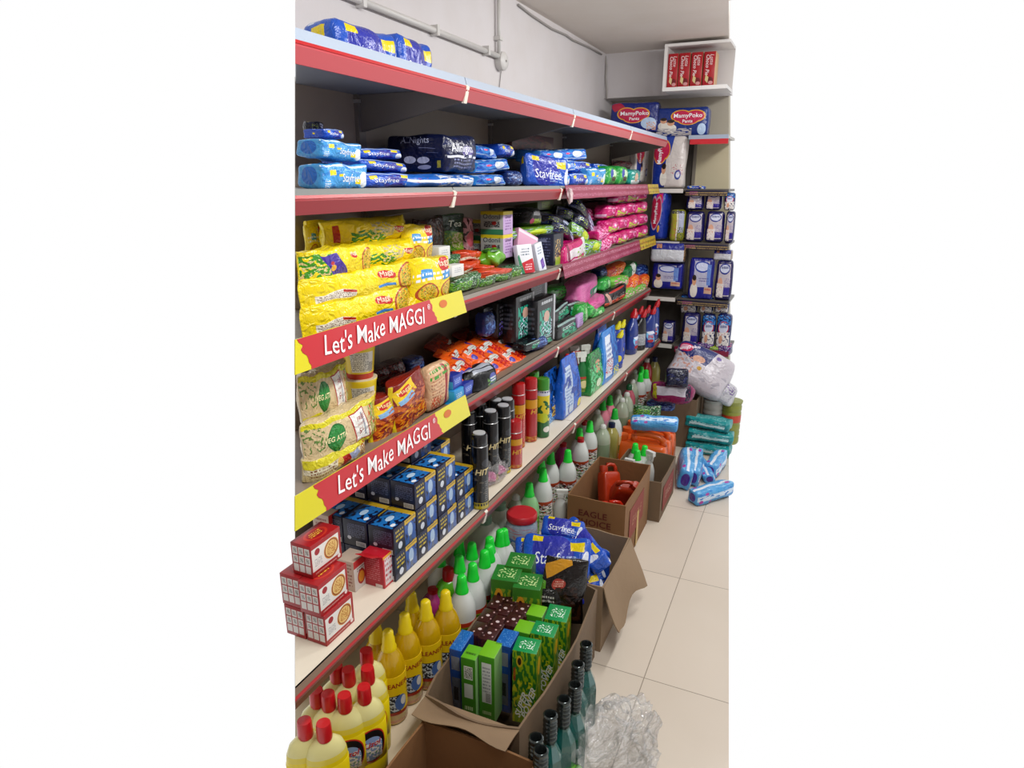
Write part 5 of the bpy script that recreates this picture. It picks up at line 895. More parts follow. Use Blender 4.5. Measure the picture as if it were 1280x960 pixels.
OR = [(556, 434, -1.06, 'orange_dark', 30, .20, 'dark orange pack at the left rear of the heap'), (592, 420, -1.09, 'orange_dark', 15, .22, 'dark orange pack at the rear middle of the heap'), (622, 418, -1.05, 'orange_dark', 8, .18, 'dark orange pack at the right rear of the heap'),
      (568, 446, -1.01, 'orange_big', 18, .16, 'orange pack third from the left, under the pale labels'), (585, 441, -1.0, 'orange_big', 12, .17, 'orange pack with a white label in the left middle of the heap'), (605, 436, -.99, 'orange_big', 8, .17, 'orange pack with a white label in the centre of the heap'), (628, 428, -1.0, 'orange_big', 4, .17, 'orange pack in the right rear of the heap'),
      (570, 461, -.94, 'orange_big', 14, .15, 'orange pack just left of the black glossy pack'), (612, 452, -.94, 'orange_big', 2, .17, 'orange pack above the black glossy pack'), (634, 444, -.94, 'orange_big', 0, .17, 'orange pack in the front middle of the heap'), (654, 436, -.95, 'orange_big', -4, .16, 'orange pack with a purple corner at the right of the heap'), (628, 462, -.915, 'orange_big', -2, .16, 'orange pack at the front edge right of the black glossy pack'), (650, 450, -.915, 'orange_big', -4, .15, 'orange pack at the front edge, farther right in the heap')]
for px, py, X, k, r, w, l in OR:
    p = at_x(px, py, X-.03); put(k, p, (w, .04, .12), rz=90+r*.6, tilt=-62, roll=0, label=l, group='orange detergent packs')
put('bluepk', at_x(668, 430, -.93), (.12, .07, .05), rz=80, tilt=-30, label='purple and blue pack lying on the right end of the orange heap')
put('bluepk', at_x(606, 404, -1.02), (.08, .06, .09), rz=90, label='dark blue pack standing behind the orange heap')
for x0, x1, yt, yb, X, k, l in [(605, 622, 383, 412, -1.02, 'blackbox2', 'black carton with a white edge, first of the black row from the left'), (622, 640, 377, 418, -1.0, 'blackbox2', 'black carton with a white edge, second of the black row from the left'), (645, 668, 368, 424, -.95, 'blackbox', 'black carton with a green figure, third of the black row'), (672, 694, 372, 430, -.91, 'blackbox', 'black carton with a blue figure, at the shelf edge'),
                                (648, 662, 360, 372, -1.0, 'blackbox2', 'black carton with a pink dot high at the back'), (664, 684, 355, 378, -.99, 'blackbox2', 'black carton high at the back beside the green pack')]:
    it(k, x0, x1, yt, yb, X, .06, l, 'black cartons on the fourth shelf')
it('blackgreen', 658, 694, 423, 434, -.90, .07, 'flat black and green pack lying under the black carton at the edge')
for x0, x1, a, b, X, l in [(698, 724, 398, 424, -.892, 'black and green pack in front, lower of the pair left of the lilac sachet'), (692, 716, 380, 400, -.92, 'black and green pack on top, left of the pair'), (712, 728, 376, 396, -.93, 'black and green pack on top, right of the pair'), (684, 700, 372, 392, -.97, 'black and green pack behind the pair')]:
    it('blackgreen', x0, x1, a, b, X, .09, l, 'black and green packs')
it('lilac', 722, 731, 392, 410, -.892, .02, 'lilac sachet at the edge right of the black and green packs')
it('greenyel', 690, 721, 356, 377, -1.0, .09, 'green and yellow pack on top at the back of the fourth shelf')
it('pinksoft', 716, 724, 362, 376, -1.0, .06, 'small dull pink pack beside the green and yellow pack')
it('greenpk', 725, 741, 378, 404, -.895, .08, 'bright green pack at the shelf edge, nearest the lilac sachet', 'bright green packs')
it('greenpk', 738, 754, 376, 394, -.90, .08, 'bright green pack right of its twin', 'bright green packs')
it('greenpk', 744, 758, 386, 394, -.893, .06, 'low dark green pack at the edge in front of the pink one', 'bright green packs')
it('pinkbag', 723, 754, 346, 378, -.94, .12, 'big pink pack with a green patch on the fourth shelf')
it('pinksoft', 742, 761, 370, 384, -.90, .07, 'soft pink pack at the edge below the big pink one')
it('bluepk', 752, 766, 334, 346, -.99, .08, 'dull blue pack behind right of the big pink pack')
it('orangepk', 765, 784, 330, 345, -.96, .08, 'orange pack on top, left of the green and white roll', 'orange snack packs')
it('greenwhite', 785, 801, 329, 346, -.93, .1, 'green pack with a broad white stripe near the far end of the fourth shelf')
it('bluepk', 801, 812, 331, 347, -.93, .1, 'dull blue pack right of the green and white roll')
it('greenpk', 754, 769, 346, 362, -.93, .08, 'green pack between the big pink and the lime packs', 'bright green packs')
it('limepk', 769, 788, 344, 360, -.92, .08, 'lime and pink pack under the orange one', 'lime green packs')
it('orangepk', 788, 800, 345, 362, -.91, .08, 'orange and white pack below the green and white roll', 'orange snack packs')
it('orangepk', 800, 813, 344, 364, -.90, .08, 'orange and white pack at the far end of the fourth shelf', 'orange snack packs')
it('blackorange', 760, 784, 360, 380, -.893, .07, 'black and orange pack at the fourth shelf edge')
it('limepk', 783, 796, 360, 373, -.892, .07, 'lime and white pack at the edge right of the black and orange one', 'lime green packs')
it('limepk', 796, 808, 356, 368, -.892, .05, 'lime and white pack at the edge by the far end', 'lime green packs')
# --- fifth level: red cartons
bx = .052
g = 'red food cartons with a bowl picture'
y0 = at_x(407, 790, -.822).y; wy = at_x(443, 770, -.822).y-y0
put('foodbox', (-.822-bx/2, y0+wy/2, TF), (wy, bx, .074), label='red carton with a bowl picture at the bottom of the near stack', group=g, base=True)
put('foodbox', (-.826-bx/2, y0+wy/2-.006, TF+.0745), (wy, bx, .074), label='red carton with a bowl picture in the middle of the near stack', group=g, base=True, rz=91)
put('foodbox', (-.85-bx/2, y0+wy/2+.01, TF+.149), (wy, bx, .074), label='red carton with a bowl picture, topmost and set back on the stack', group=g, base=True)
put('foodbox', (-.877-bx/2, y0+wy/2, TF), (wy, bx, .074), label='red carton at the bottom of the rear stack, mostly hidden', group=g, base=True)
put('foodbox', (-.879-bx/2, y0+wy/2, TF+.0745), (wy, bx, .074), label='red carton in the middle of the rear stack, mostly hidden', group=g, base=True)
it('tallred', 478, 492, 692, None, -.83, .062, 'tall red and white carton with an open red flap by the shelf edge', board=TF)
it('bowlsmall', 441, 459, 697, None, -.885, .05, 'white and orange carton with a small bowl, behind the near red stack', board=TF)
it('bowlsmall', 412, 425, 640, 690, -1.0, .05, 'white and red carton standing behind the topmost red carton')
# bulb cartons, stacked
cy0 = 1.137; st = .103
HT = {0: (3, 3, 2), 1: (3, 4, 3), 2: (4, 4, 5), 3: (5, 5, 5), 4: (4, 5, 5), 5: (3, 5, 5), 6: (2, 3, 4)}
HT = {0: (2, 2, 2), 1: (3, 3, 3), 2: (3, 4, 4), 3: (2, 3, 3)}
DEEP = ['front', 'second', 'third']
rn = random.Random(5)
for c in range(4):
    for r in range(3):
        for k in range(HT[c][r]):
            put('bulb', (-.858-.0745*r+rn.uniform(-.001, .001), cy0+st*(c+.5), TF+.0005+k*.0712), None, rz=90+rn.uniform(-1.2, 1.2), base=True, label='dark blue bulb carton in %s column from the near end, %s rank, %s up' % (ORD[c], DEEP[r], ORD[k]), group='dark blue bulb cartons')
# spray cans
g = 'black spray cans'
for i, (px, py) in enumerate([(599, 545), (586, 518), (613, 517), (629, 510), (600, 508), (620, 503), (634, 502), (612, 497)]):
    p = at_z(px, py, TF+.225); put('can_black', (p.x, p.y, TF), None, rz=40+9*(i % 3), base=True, group=g, label=['front black spray can standing alone beside the bulb cartons', 'black spray can just behind left of the front one', 'black spray can in the second rank, behind the plastic bag', 'black spray can next to the small red can', 'black spray can in the third rank, left one', 'black spray can in the third rank, middle one', 'black spray can right behind the one beside the small red can', 'black spray can farthest back in the group'][i])
def onF(key, px, pyt, h, label, group=None, X=None, size=None, rz=46, z=TF, **k):
    p = at_z(px, pyt, z+h); return put(key, (p.x, p.y, z), size or (None, None, h), rz=rz, base=True, label=label, group=group, **k)
onF('can_redsm', 643, 524, .17, 'short red spray can with a yellow band behind the plastic bag', 'red spray cans')
onF('can_red', 648, 478, .245, 'tall red spray can with a yellow band, left of the tall pair', 'red spray cans')
onF('can_red', 663.5, 472, .245, 'tall red spray can with a yellow band, right of the tall pair', 'red spray cans', rz=70)
onF('can_yellow', 679, 472, .232, 'yellow and green spray can with a green cap')
onF('can_yellow', 666, 463, .23, 'green capped spray can hidden behind the tall red pair')
def pouchF(key, x0, x1, yt, yb, X, d, label, **k): return it(key, x0, x1, yt, yb, X, d, label, board=TF, **k)
pouchF('pouch_brush', 686, 706, 462, None, -.87, .06, 'blue clear pouch with a yellow label and white bristles')
pouchF('pouch_blue', 706, 730, 445, None, -.835, .06, 'blue refill pouch with a pale text panel at the fifth shelf edge')
pouchF('pouch_red', 716, 734, 440, None, -.90, .05, 'red refill pouch standing behind the blue ones', roll=12)
onF('jug_blue', 700, 443, .25, 'dark blue bottle with a white tip behind the blue pouches')
onF('spray_white', 719, 432, .2, 'white topped spray bottle behind the red pouch')
onF('spray_green', 733, 431, .2, 'green bottle with a white trigger, left of the green refill pouch', 'green spray bottles')
onF('spray_green', 728, 440, .2, 'dark green bottle with a white trigger next to the red pouch', 'green spray bottles')
pouchF('pouch_green', 741, 759, 438, None, -.83, .06, 'green patterned refill pouch with a face picture')
pouchF('pouch_cyan', 757, 777, 410, None, -.825, .06, 'cyan and white refill pouch near the far end of the fifth shelf')
pouchF('pouch_blue', 750, 765, 405, None, -.9, .05, 'blue pouch behind the cyan refill pouch')
onF('jug_yellow', 768, 402, .22, 'blue bottle with a pointed yellow cap, upper left of the pair', 'blue bottles with yellow caps')
onF('jug_yellow', 774, 400, .22, 'blue bottle with a pointed yellow cap, right of the pair', 'blue bottles with yellow caps')
onF('jug_yellow', 771, 413, .2, 'blue bottle with a pointed yellow cap, in front of the pair', 'blue bottles with yellow caps')
onF('jug_blue', 791, 387, .25, 'large dark blue bottle with a red cap and oval label at the shelf edge', rz=84, size=(.1, .07, .25))
onF('jug_black', 801, 387, .235, 'black bottle with a red cap and a white label, nearer one', 'black bottles with red caps')
onF('jug_black', 806, 382, .235, 'black bottle with a red cap and a white label, farther one', 'black bottles with red caps')
onF('jug_blue', 797, 383, .24, 'dark blue bottle with a red cap behind the black bottles', 'dark blue bottles with red caps')
onF('jug_blue', 813, 383, .24, 'dark blue bottle with a red cap at the far end of the fifth shelf', 'dark blue bottles with red caps')
onF('jug_blue', 818, 374, .25, 'dark blue bottle with a red cap in the far corner, tallest of all', 'dark blue bottles with red caps')

# --- the deck at the bottom: bottles
def deck(key, px, py, h, label, group=None, rz=65, dx=0, size=None):
    p = at_z(px, py, TG+h); X = min(p.x, -.835)+dx; X = max(X, -1.12)
    s = p.y*1.0
    return put(key, (X, s, TG), size or (None, None, h), rz=rz, base=True, label=label, group=group)
g = 'yellow floor cleaner bottles with red caps'
LM = [(380, 900, 'at the picture edge, nearest the camera'), (404, 903, 'in the front rank, second from the picture edge'), (458.5, 859, 'foremost at the deck edge, label outward'), (430, 868, 'in the middle, left of the foremost one'), (409.6, 866, 'third from the left in the second rank'),
      (435, 836, 'in the third rank, left of a pair'), (459, 834, 'right behind the foremost one'), (457.5, 812, 'farthest back, by the amber bottles'), (420, 832, 'dim one deep under the shelf, right'), (395, 862, 'dim one deep under the shelf, left')]
for i, (px, py, l) in enumerate(LM): deck('lemon', px, py, .257, 'pale yellow bottle with a red cap '+l, g, rz=(50, 50, 56, 42, 45, 50, 52, 50, 50, 50)[i])
g = 'amber cleaner bottles with yellow caps'
for px, py, l in [(484.6, 787, 'nearest of the front row'), (505.4, 766, 'second of the front row'), (531.7, 750, 'third of the front row'), (567, 741, 'fourth of the front row, by the green cartons'), (469, 777, 'dim one behind the nearest'), (514, 740, 'dim one behind the second and third')]:
    deck('ybottle', px, py, .275, 'amber bottle with a yellow cone cap, '+l, g, rz=46)
deck('vim', 560, 708, .235, 'lime green dishwash bottle with a dark red cap behind the amber bottles', rz=40)
deck('magbottle', 541, 735, .17, 'small red capped bottle in a net wrap beside the lime bottle')
g = 'white bottles with bright green caps'
GB = [(589.4, 722, 'foremost, beside the brown cartons'), (591.8, 704, 'second, right behind the foremost'), (607, 688, 'third along the front'), (612, 671, 'between third and fourth of the front'), (625.3, 662, 'tall one left of the jar'), (643.7, 664, 'nearest the jar with the red lid'), (630.6, 686, 'in front of the jar beside the green cartons'), (589.7, 678, 'second rank, middle'), (574, 694, 'second rank, left'), (574, 674, 'third rank, under the shelf edge'), (549, 686, 'dim one behind the lime bottle')]
for px, py, l in GB: deck('gbottle', px, py, .268, 'green capped white bottle, '+l, g, rz=60)
deck('palecan', 606, 645, .22, 'large whitish plastic can behind the green capped bottles', 'whitish plastic cans'); deck('palecan', 624, 628, .21, 'large greenish white plastic can just left of the jar lid', 'whitish plastic cans')
p = at_z(646, 640, .335); put('jar', (-.86, p.y, TG), (.118, .118, .225), rz=50, base=True, label='clear sweet jar with a red lid marked PARTY')
deck('lgbottle', 661.7, 603, .27, 'pale green bottle with a green cap right of the jar')
deck('clearbottle', 645, 618, .22, 'milky green bottle with no coloured cap behind the jar'); 
g = 'white bottles with coloured labels'
for px, py, k, l in [(679, 585, 'wbottle', 'green capped white bottle with a colourful label right of the pale green one'), (677, 575, 'wbottle', 'green capped white bottle hidden right behind its twin'), (688.7, 564, 'wbottle', 'green capped white bottle under the shelf edge, second rank'), (710, 562, 'wbottle', 'green capped white bottle by the big brown carton corner'), (726, 547, 'rbottle', 'white bottle with a red cap at the deck edge'), (724.5, 535, 'wbottle', 'green capped white bottle behind the red capped one'),
                     (737.5, 526, 'wbottle', 'tall green capped white bottle right of the red capped one'), (731, 526, 'rbottle', 'white bottle with a small red cap deep under the shelf')]:
    deck(k, px, py, {'wbottle': .268, 'rbottle': .235}[k], l, g, rz=60)
deck('magbottle', 704, 553, .22, 'magenta bottle with a red cap under the shelf edge'); deck('spray_white', 701, 612, .16, 'small white trigger bottle between the white bottles and the carton', rz=200)
for px, py, k, h, l in [(747, 512, 'clearbottle', .235, 'whitish bottle left of the first pink bottles'), (754, 500, 'pbottle', .262, 'pink bottle with a green cap, left of the pair'), (762.5, 494, 'pbottle', .262, 'pink bottle with a green cap, right of the pair'), (771, 511, 'obottle', .262, 'white bottle with a green cap and an orange and green label'), (765, 528, 'navycap', .2, 'blue labelled bottle with a brownish cap beside the big orange label bottle'),
                        (778, 497, 'clearbottle', .24, 'milky green bottle, first of three in the far half'), (784, 490, 'clearbottle', .24, 'milky green bottle, second of three in the far half'), (773, 487, 'clearbottle', .245, 'whitish bottle behind the pink ones'), (786.7, 480, 'grpbottle', .255, 'rose coloured bottle with a dark green cap'), (791, 474, 'clearbottle', .24, 'milky green bottle, third of three in the far half'),
                        (754, 530, 'clearbottle', .225, 'milky bottle in front of the pink pair'), (801, 466, 'wbottle', .262, 'white bottle with a green cap near the far end, front one'), (808, 462, 'wbottle', .262, 'white bottle with a green cap near the far end, right one'), (802, 458, 'wbottle', .262, 'white bottle with a green cap near the far end, back one'), (794, 462, 'clearbottle', .24, 'whitish bottle under the shelf near the far end'), (809, 448, 'redbottle', .26, 'dark red bottle with a white cap at the far end of the deck'), (819, 446, 'navycap', .255, 'yellowish bottle with a navy cap, farthest on the deck')]:
    deck(k, px, py, h, l, rz=60, group='mixed bottles at the far end of the deck')
# ================================================================== cartons on the floor
def card(name, col): return art(name, col, [], .75, bump=.12, bs=18, grime=.18)
m_c1 = card('brown_cardboard', '#946f49'); m_c2 = card('grey_brown_cardboard', '#84705a'); m_c3 = card('pale_cardboard', '#9c866c')
def carton(name, x0, x1, y0, y1, h, mat, label, bow=.0, dent=0):
    """open box: four walls of board thickness and a bottom, walls bowed a little"""
    t = .005; w = x1-x0; d = y1-y0; bm = bmesh.new(); n = 10
    def ring(off, z):
        pts = []
        for (ax, ay), (bx, by) in (((0, 0), (w, 0)), ((w, 0), (w, d)), ((w, d), (0, d)), ((0, d), (0, 0))):
            nx, ny = (by-ay), -(bx-ax); L = math.hypot(nx, ny); nx /= L; ny /= L
            for i in range(n):
                s = i/n; k = 4*s*(1-s)*bow*(z/h); q = Vector((ax+(bx-ax)*s, ay+(by-ay)*s)); c = Vector((w/2, d/2))
                p = Vector((q.x+nx*k, q.y+ny*k)); r = (p-c); sc = Vector(((w/2-off)/(w/2), (d/2-off)/(d/2))); p = c+Vector((r.x*sc.x, r.y*sc.y))
                zz = z + (dent*noise.noise(Vector((q.x*9, q.y*9, 3))) if z >= h-.001 else 0)
                pts.append(bm.verts.new((p.x-w/2, p.y-d/2, zz)))
        return pts
    levels = [(0, 0), (0, h*.5), (0, h), (t, h), (t, h*.5), (t, t)]
    R = [ring(o, z) for o, z in levels]
    for a, b in zip(R, R[1:]):
        m = len(a)
        for i in range(m): bm.faces.new([a[i], a[(i+1) % m], b[(i+1) % m], b[i]])
    bm.faces.new(R[0]); bm.faces.new(R[-1]); bmesh.ops.recalc_face_normals(bm, faces=bm.faces)
    o = mk(name, finish(bm, name, True, 30), mat); o.location = (x0+w/2, y0+d/2, 0); tag(o, label, 'cardboard box'); return o
def flap(box, p0, p1, out, mat, name='flap', wave=.006):
    """flap hinged on p0-p1 (box-local), hanging along 'out'"""
    p0, p1, out = Vector(p0), Vector(p1), Vector(out); n = 12; bm = bmesh.new(); nrm = (p1-p0).cross(out).normalized()*.0035; A = []
    for j in range(5):
        A.append([])
        for i in range(n+1):
            s = i/n; t = j/4; p = p0+(p1-p0)*s+out*t*(1+.10*math.sin(s*9+out.x*30)*(t > .9)); p += nrm.normalized()*wave*math.sin(s*5+t*2)*t
            A[-1].append((bm.verts.new(p), bm.verts.new(p+nrm)))
    for j in range(4):
        for i in range(n):
            for k in (0, 1): bm.faces.new([A[j][i][k], A[j][i+1][k], A[j+1][i+1][k], A[j+1][i][k]])
    E = [A[0][i] for i in range(n+1)]+[A[j][n] for j in range(1, 5)]+[A[4][i] for i in range(n-1, -1, -1)]+[A[j][0] for j in range(3, 0, -1)]
    for a, b in zip(E, E[1:]+E[:1]): bm.faces.new([a[0], b[0], b[1], a[1]])
    bmesh.ops.recalc_face_normals(bm, faces=bm.faces); return mk(name, finish(bm, name, True, 40), mat, box)
# nearest: almost empty brown carton
c = carton('cardboard_box', -.735, -.435, .76, 1.10, .23, m_c1, 'brown open cardboard box nearest the camera, almost empty', bow=.006)
flap(c, (-.15, -.17, .228), (-.15, .17, .228), (-.012, 0, -.09), m_c1)
put('sachet', (-.60, 1.0, .048), (.06, .014, .085), rz=10, tilt=-35, roll=15, label='yellow and black sachet lying in the nearest cardboard box')
# carton with green boxes
x0, x1, y0, y1 = -.755, -.495, 1.14, 1.76
c = carton('cardboard_box', x0, x1, y0, y1, .265, m_c2, 'worn brown cardboard box packed with green and brown cartons', bow=.022, dent=.02)
w, d = x1-x0, y1-y0
flap(c, (-w/2, -d/2, .262), (w/2, -d/2, .262), (-.012, -.05, -.014), m_c3, wave=.008)
g = 'cartons packed in the worn cardboard box'
def top_at(key, px, py, z, size, label, rz=4, **k):
    p = at_z(px, py, z); return put(key, (p.x, p.y, z-size[2]), size, rz=rz, base=True, label=label, group=k.pop('group', g), **k)
top_at('superbox', 659, 806, .315, (.066, .06, .235), 'tall green and yellow SUPER POWER carton, nearest of the front row', rz=8)
top_at('bluecarton', 634, 797, .305, (.046, .07, .22), 'blue wrapped carton between the lime and the SUPER POWER cartons in the front row', rz=4)
top_at('limebox', 613.5, 811, .305, (.046, .065, .215), 'lime green carton with a white panel and bar code in the front row', rz=4)
top_at('limebox2', 590, 815, .297, (.042, .055, .21), 'lime green carton with a square patch in the front row', rz=4)
top_at('bluecarton', 577, 800, .300, (.036, .085, .22), 'blue wrapped carton leftmost in the front row', rz=4)
top_at('superbox', 681, 786, .300, (.068, .06, .2), 'green and yellow carton with its lid half open, second along the right side', rz=6)
top_at('superbox', 697.5, 766, .295, (.066, .075, .2), 'green and yellow carton, third along the right side', rz=8)
top_at('limebox', 671, 763, .290, (.05, .055, .2), 'lime green carton behind the half open one, farther of two', rz=4)
top_at('limebox', 656, 783, .288, (.05, .055, .2), 'lime green carton behind the half open one, nearer of two', rz=4)
for i, (px, py, l) in enumerate([(612, 791, 'nearest'), (600, 786, 'nearest on the left'), (622, 777, 'second along the middle'), (610, 769, 'second on the left'), (642, 774, 'beside the lime cartons'), (632, 760, 'third along the middle'), (622, 752, 'farthest on the left'), (653, 761, 'farther beside the lime cartons'), (641, 748, 'farthest by the green square cartons')]):
    p = at_z(px, py, .285); gx = round((p.x+.645)/.051)*.051-.645; top_at('brownbox', px, py, .285, (.047, .062, .2), 'dark brown carton with pale stars on top, '+l, rz=3)
for px, py, z, l in [(634, 716, .34, 'left of three'), (661, 726, .335, 'right of three, nearest'), (651, 700, .345, 'farthest of three')]:
    top_at('greensq', px, py, z, (.085, .085, .2), 'square topped green carton at the back of the worn box, '+l, rz=12)
put('blackfoil', at_z(705, 735, .30), (.15, .03, .2), rz=35, tilt=-18, roll=12, label='black foil pouch with an orange corner at the far end of the worn box')
put('blackpouch2', at_z(684, 742, .29), (.09, .03, .10), rz=20, tilt=-25, label='small black pouch with white print in front of the black foil pouch')

# carton with blue pad packs
x0, x1, y0, y1 = -.79, -.485, 1.79, 2.13
c = carton('cardboard_box', x0, x1, y0, y1, .25, m_c3, 'pale open cardboard box full of royal blue pad packs', bow=.004, dent=.008)
w, d = x1-x0, y1-y0
flap(c, (w/2, d/2, .248), (w/2, -d/2, .248), (.062, -.03, -.15), m_c3, wave=.014)
g = 'royal blue pad packs in the pale box'
for px, py, z, sz, rz, ti, ro, l in [(731, 680, .30, (.26, .07, .08), -38, -60, 8, 'long blue pad pack lying on top with a white stripe'), (705, 664, .31, (.16, .1, .08), 5, -55, 0, 'short blue pad pack with yellow tags at the back left on top'), (697, 696, .29, (.24, .09, .15), 8, -52, -4, 'big blue pad pack with white lettering, front left'),
                                     (726, 718, .23, (.18, .06, .10), 62, -40, 0, 'blue pad pack standing on edge at the front'), (733, 728, .215, (.18, .05, .09), 70, -40, 0, 'blue pad pack along the right wall'), (728, 740, .21, (.2, .06, .1), 50, -50, 0, 'blue pad pack lowest at the front of the box'), (672, 690, .27, (.16, .08, .1), 20, -50, 0, 'blue pad pack tucked left behind the green cartons')]:
    p = at_z(px, py, z); p.x = min(p.x, -.575 if z < .25 else -.5); put('pad_blue3', p, sz, rz=rz, tilt=ti, roll=ro, label=l, group=g)
put('pad_royal', (-.66, 2.05, .13), (.24, .2, .1), rz=0, tilt=-85, label='blue pad pack deep in the pale box under the others', group=g)
put('pad_royal', (-.62, 1.93, .06), (.24, .3, .1), rz=0, label='blue pad pack at the bottom of the pale box', group=g)

# brown carton with small jerry cans
x0, x1, y0, y1 = -.785, -.545, 2.29, 2.72
c = carton('cardboard_box', x0, x1, y0, y1, .29, m_c1, 'brown cardboard box with faded red print holding small orange cans', bow=.003, dent=.006)
w, d = x1-x0, y1-y0; mpr = plain('#93453a', .7)
bm = text_bm('EAGLE\nCHOICE', .042, 0, .001)
for v in bm.verts: v.co = Vector((v.co.x*1.0-.012, -d/2-.0048, .205+v.co.y*.9))
mk('printed_words', finish(bm, 'w', False), plain('#6a2418', .7), c)
pr = mk('printed_panel', boxes([(w/2+.0032, w/2+.004, -.15, .09, .10, .235)]), mpr, c)
bm = text_bm('EAGLE', .055, .2, .001)
for v in bm.verts: v.co = Vector((w/2+.0045, v.co.x-.03, .165+v.co.y))
mk('printed_words', finish(bm, 'w', False), plain('#b5806a', .7), pr)
mk('packing_tape', boxes([(w/2+.003, w/2+.0046, -.02, .012, .01, .17)]), plain('#c2a35a', .3), c)
for x, y, z, k, rz, ti, ro, l in [(-.655, 2.50, .085, 'jerry_small', 25, 0, 0, 'small bright orange red can standing upright in the brown box'), (-.71, 2.64, .185, 'jerry_dull', 60, -20, 12, 'small dull orange can lying tilted at the back of the brown box'), (-.635, 2.60, .175, 'jerry_dull', 200, -35, -18, 'small dull orange can lying tilted at the right of the brown box'), (-.66, 2.60, .06, 'jerry_dull', 90, -75, 0, 'small dull orange can under the tilted ones')]:
    put(k, (x, y, z+.02), (.10, .065, .18), rz=rz, tilt=ti, roll=ro, label=l, group='small orange cans in the brown box')
# grey brown carton with spray bottles
x0, x1, y0, y1 = -.735, -.495, 2.745, 3.08
c = carton('cardboard_box', x0, x1, y0, y1, .20, m_c2, 'greyish brown cardboard box with faded red print holding white spray bottles', bow=.003, dent=.006)
w, d = x1-x0, y1-y0
mk('printed_panel', boxes([(w/2+.0032, w/2+.004, -.13, .11, .04, .16)]), mpr, c)
pr = c.children[-1]
bm = text_bm('EAGLE', .05, .2, .001)
for v in bm.verts: v.co = Vector((w/2+.0045, v.co.x-.01, .10+v.co.y))
mk('printed_words', finish(bm, 'w', False), plain('#c09a88', .7), pr)
put('spray_white', (-.60, 2.95, .06), None, rz=150, base=True, label='white spray bottle standing right in the greyish box', group='white spray bottles in the greyish box')
put('spray_white', (-.68, 2.86, .04), None, rz=170, base=True, label='white spray bottle standing left in the greyish box', group='white spray bottles in the greyish box')
put('gbottle', (-.62, 2.84, .11), (.07, .06, .2), rz=10, tilt=-75, label='white and lime bottle lying in the greyish box')
for x, y, l in [(-.69, 3.03, 'left'), (-.64, 3.02, 'middle'), (-.66, 2.95, 'nearest')]:
    put('wbottle', (x, y, .01), (None, None, .245), rz=40, base=True, label='green capped bottle standing at the back of the greyish box, '+l, group='green capped bottles in the greyish box')
# orange jerry cans and what lies on them
for i, y in enumerate((3.18, 3.285, 3.39)):
    put('jerry_orange', (-.69, y, 0), (.27, .098, .265), rz=0, base=True, label='large orange jerry can on the floor, %s of three' % ('nearest', 'middle', 'farthest')[i], group='large orange jerry cans')
put('pad_floor', at_z(818, 524, .345)-Vector((0, 0, .02)), (.24, .09, .07), rz=14, tilt=-50, label='pale blue pad pack lying on top of the orange jerry cans')
put('green_soap', at_z(809, 507, .36)-Vector((0, 0, .03)), (.15, .08, .08), rz=20, tilt=-20, label='dark green leafy bag behind the pale blue pack on the jerry cans', cat='pack')
# brown carton at the back, with rolls
c = carton('cardboard_box', -.79, -.50, 3.70, 4.02, .30, m_c2, 'brown cardboard box by the far corner under the white nappy bags')
put('roll_magenta', at_z(840, 490, .40), (.24, .13, .12), rz=8, tilt=-20, label='magenta nappy roll with a white band lying on the far brown box')
put('bluepk', at_z(826, 506, .30), (.16, .1, .05), rz=6, label='blue flat pack under the magenta roll')
put('darkpack', at_z(846, 471, .50), (.12, .10, .10), rz=15, tilt=-15, label='dark navy pack behind the magenta roll')
put('bag_big', at_y(876, 462, 3.85), (.36, .18, .26), rz=8, tilt=-28, roll=22, label='big white nappy bag with a navy and pink top sliding down by the corner')
put('bag_white', at_y(899, 487, 3.86), (.2, .14, .14), rz=5, tilt=-20, roll=18, label='white nappy bag with a dark corner at the right, below the big bag')
# ribbed tubs beneath the bags
def tub(base, band):
    def fn():
        P = [(.052, 0), (.056, .004)]
        for i in range(6): z = .01+i*.028; P += [(.0585, z), (.0585, z+.018), (.0555, z+.021), (.0555, z+.025)]
        o = mk('ribbed_tub', lathe('t', P+[(.06, .182), (.062, .19), (.0, .192)], 24, sharp=50), plain(base, .4)); mk('band', lathe('b', [(.059, .1), (.0592, .13), (.059, .131)], 24), plain(band, .4), o); return o
    return fn
reg('tub_w', tub('#bcbab4', '#8a8a8a')); reg('tub_y', tub('#8f9440', '#c04a2a')); CAT['tub_w'] = CAT['tub_y'] = 'tub'
for x, y, k, l in [(-.43, 3.88, 'tub_w', 'white ribbed tub under the nappy bags'), (-.385+.06, 3.90, 'tub_y', 'olive ribbed tub under the nappy bags')]:
    put(k, (x, y, 0), (.12, .12, .27), base=True, label=l)
put('tub_y', (-.51+.05, 4.02, 0), (.1, .1, .27), base=True, label='olive ribbed tub half hidden behind the white one')
g = 'teal pad packs on the floor by the corner'
for x, y, z, rz, l in [(-.415, 3.68, 0, -4, 'at the bottom'), (-.41, 3.70, .072, 3, 'in the middle'), (-.43, 3.72, .142, -6, 'on top')]:
    put('pad_teal', (x, y, z), (.26, .12, .07), rz=rz, base=True, label='teal pad pack in the stack on the floor, '+l, group=g)
g = 'pale blue pad packs on the floor'
for px, py, rz, sz, ti, l in [(857, 583, 100, (.34, .085, .13), 12, 'standing on edge leftmost against the orange cans'), (869, 582, 96, (.32, .08, .11), 4, 'second from the left, on edge'), (880, 586, 112, (.26, .07, .06), -20, 'third from the left, lying in the gap'), (895, 578, 84, (.25, .085, .09), 0, 'fourth from the left, pointing at the camera'), (889, 614, 54, (.26, .09, .08), 0, 'lying alone nearest the camera')]:
    p = at_z(px, py, sz[2]/2); put('pad_floor', (p.x, p.y, sz[2]/2), sz, rz=rz, tilt=ti, label='pale blue pad pack on the floor, '+l, group=g)

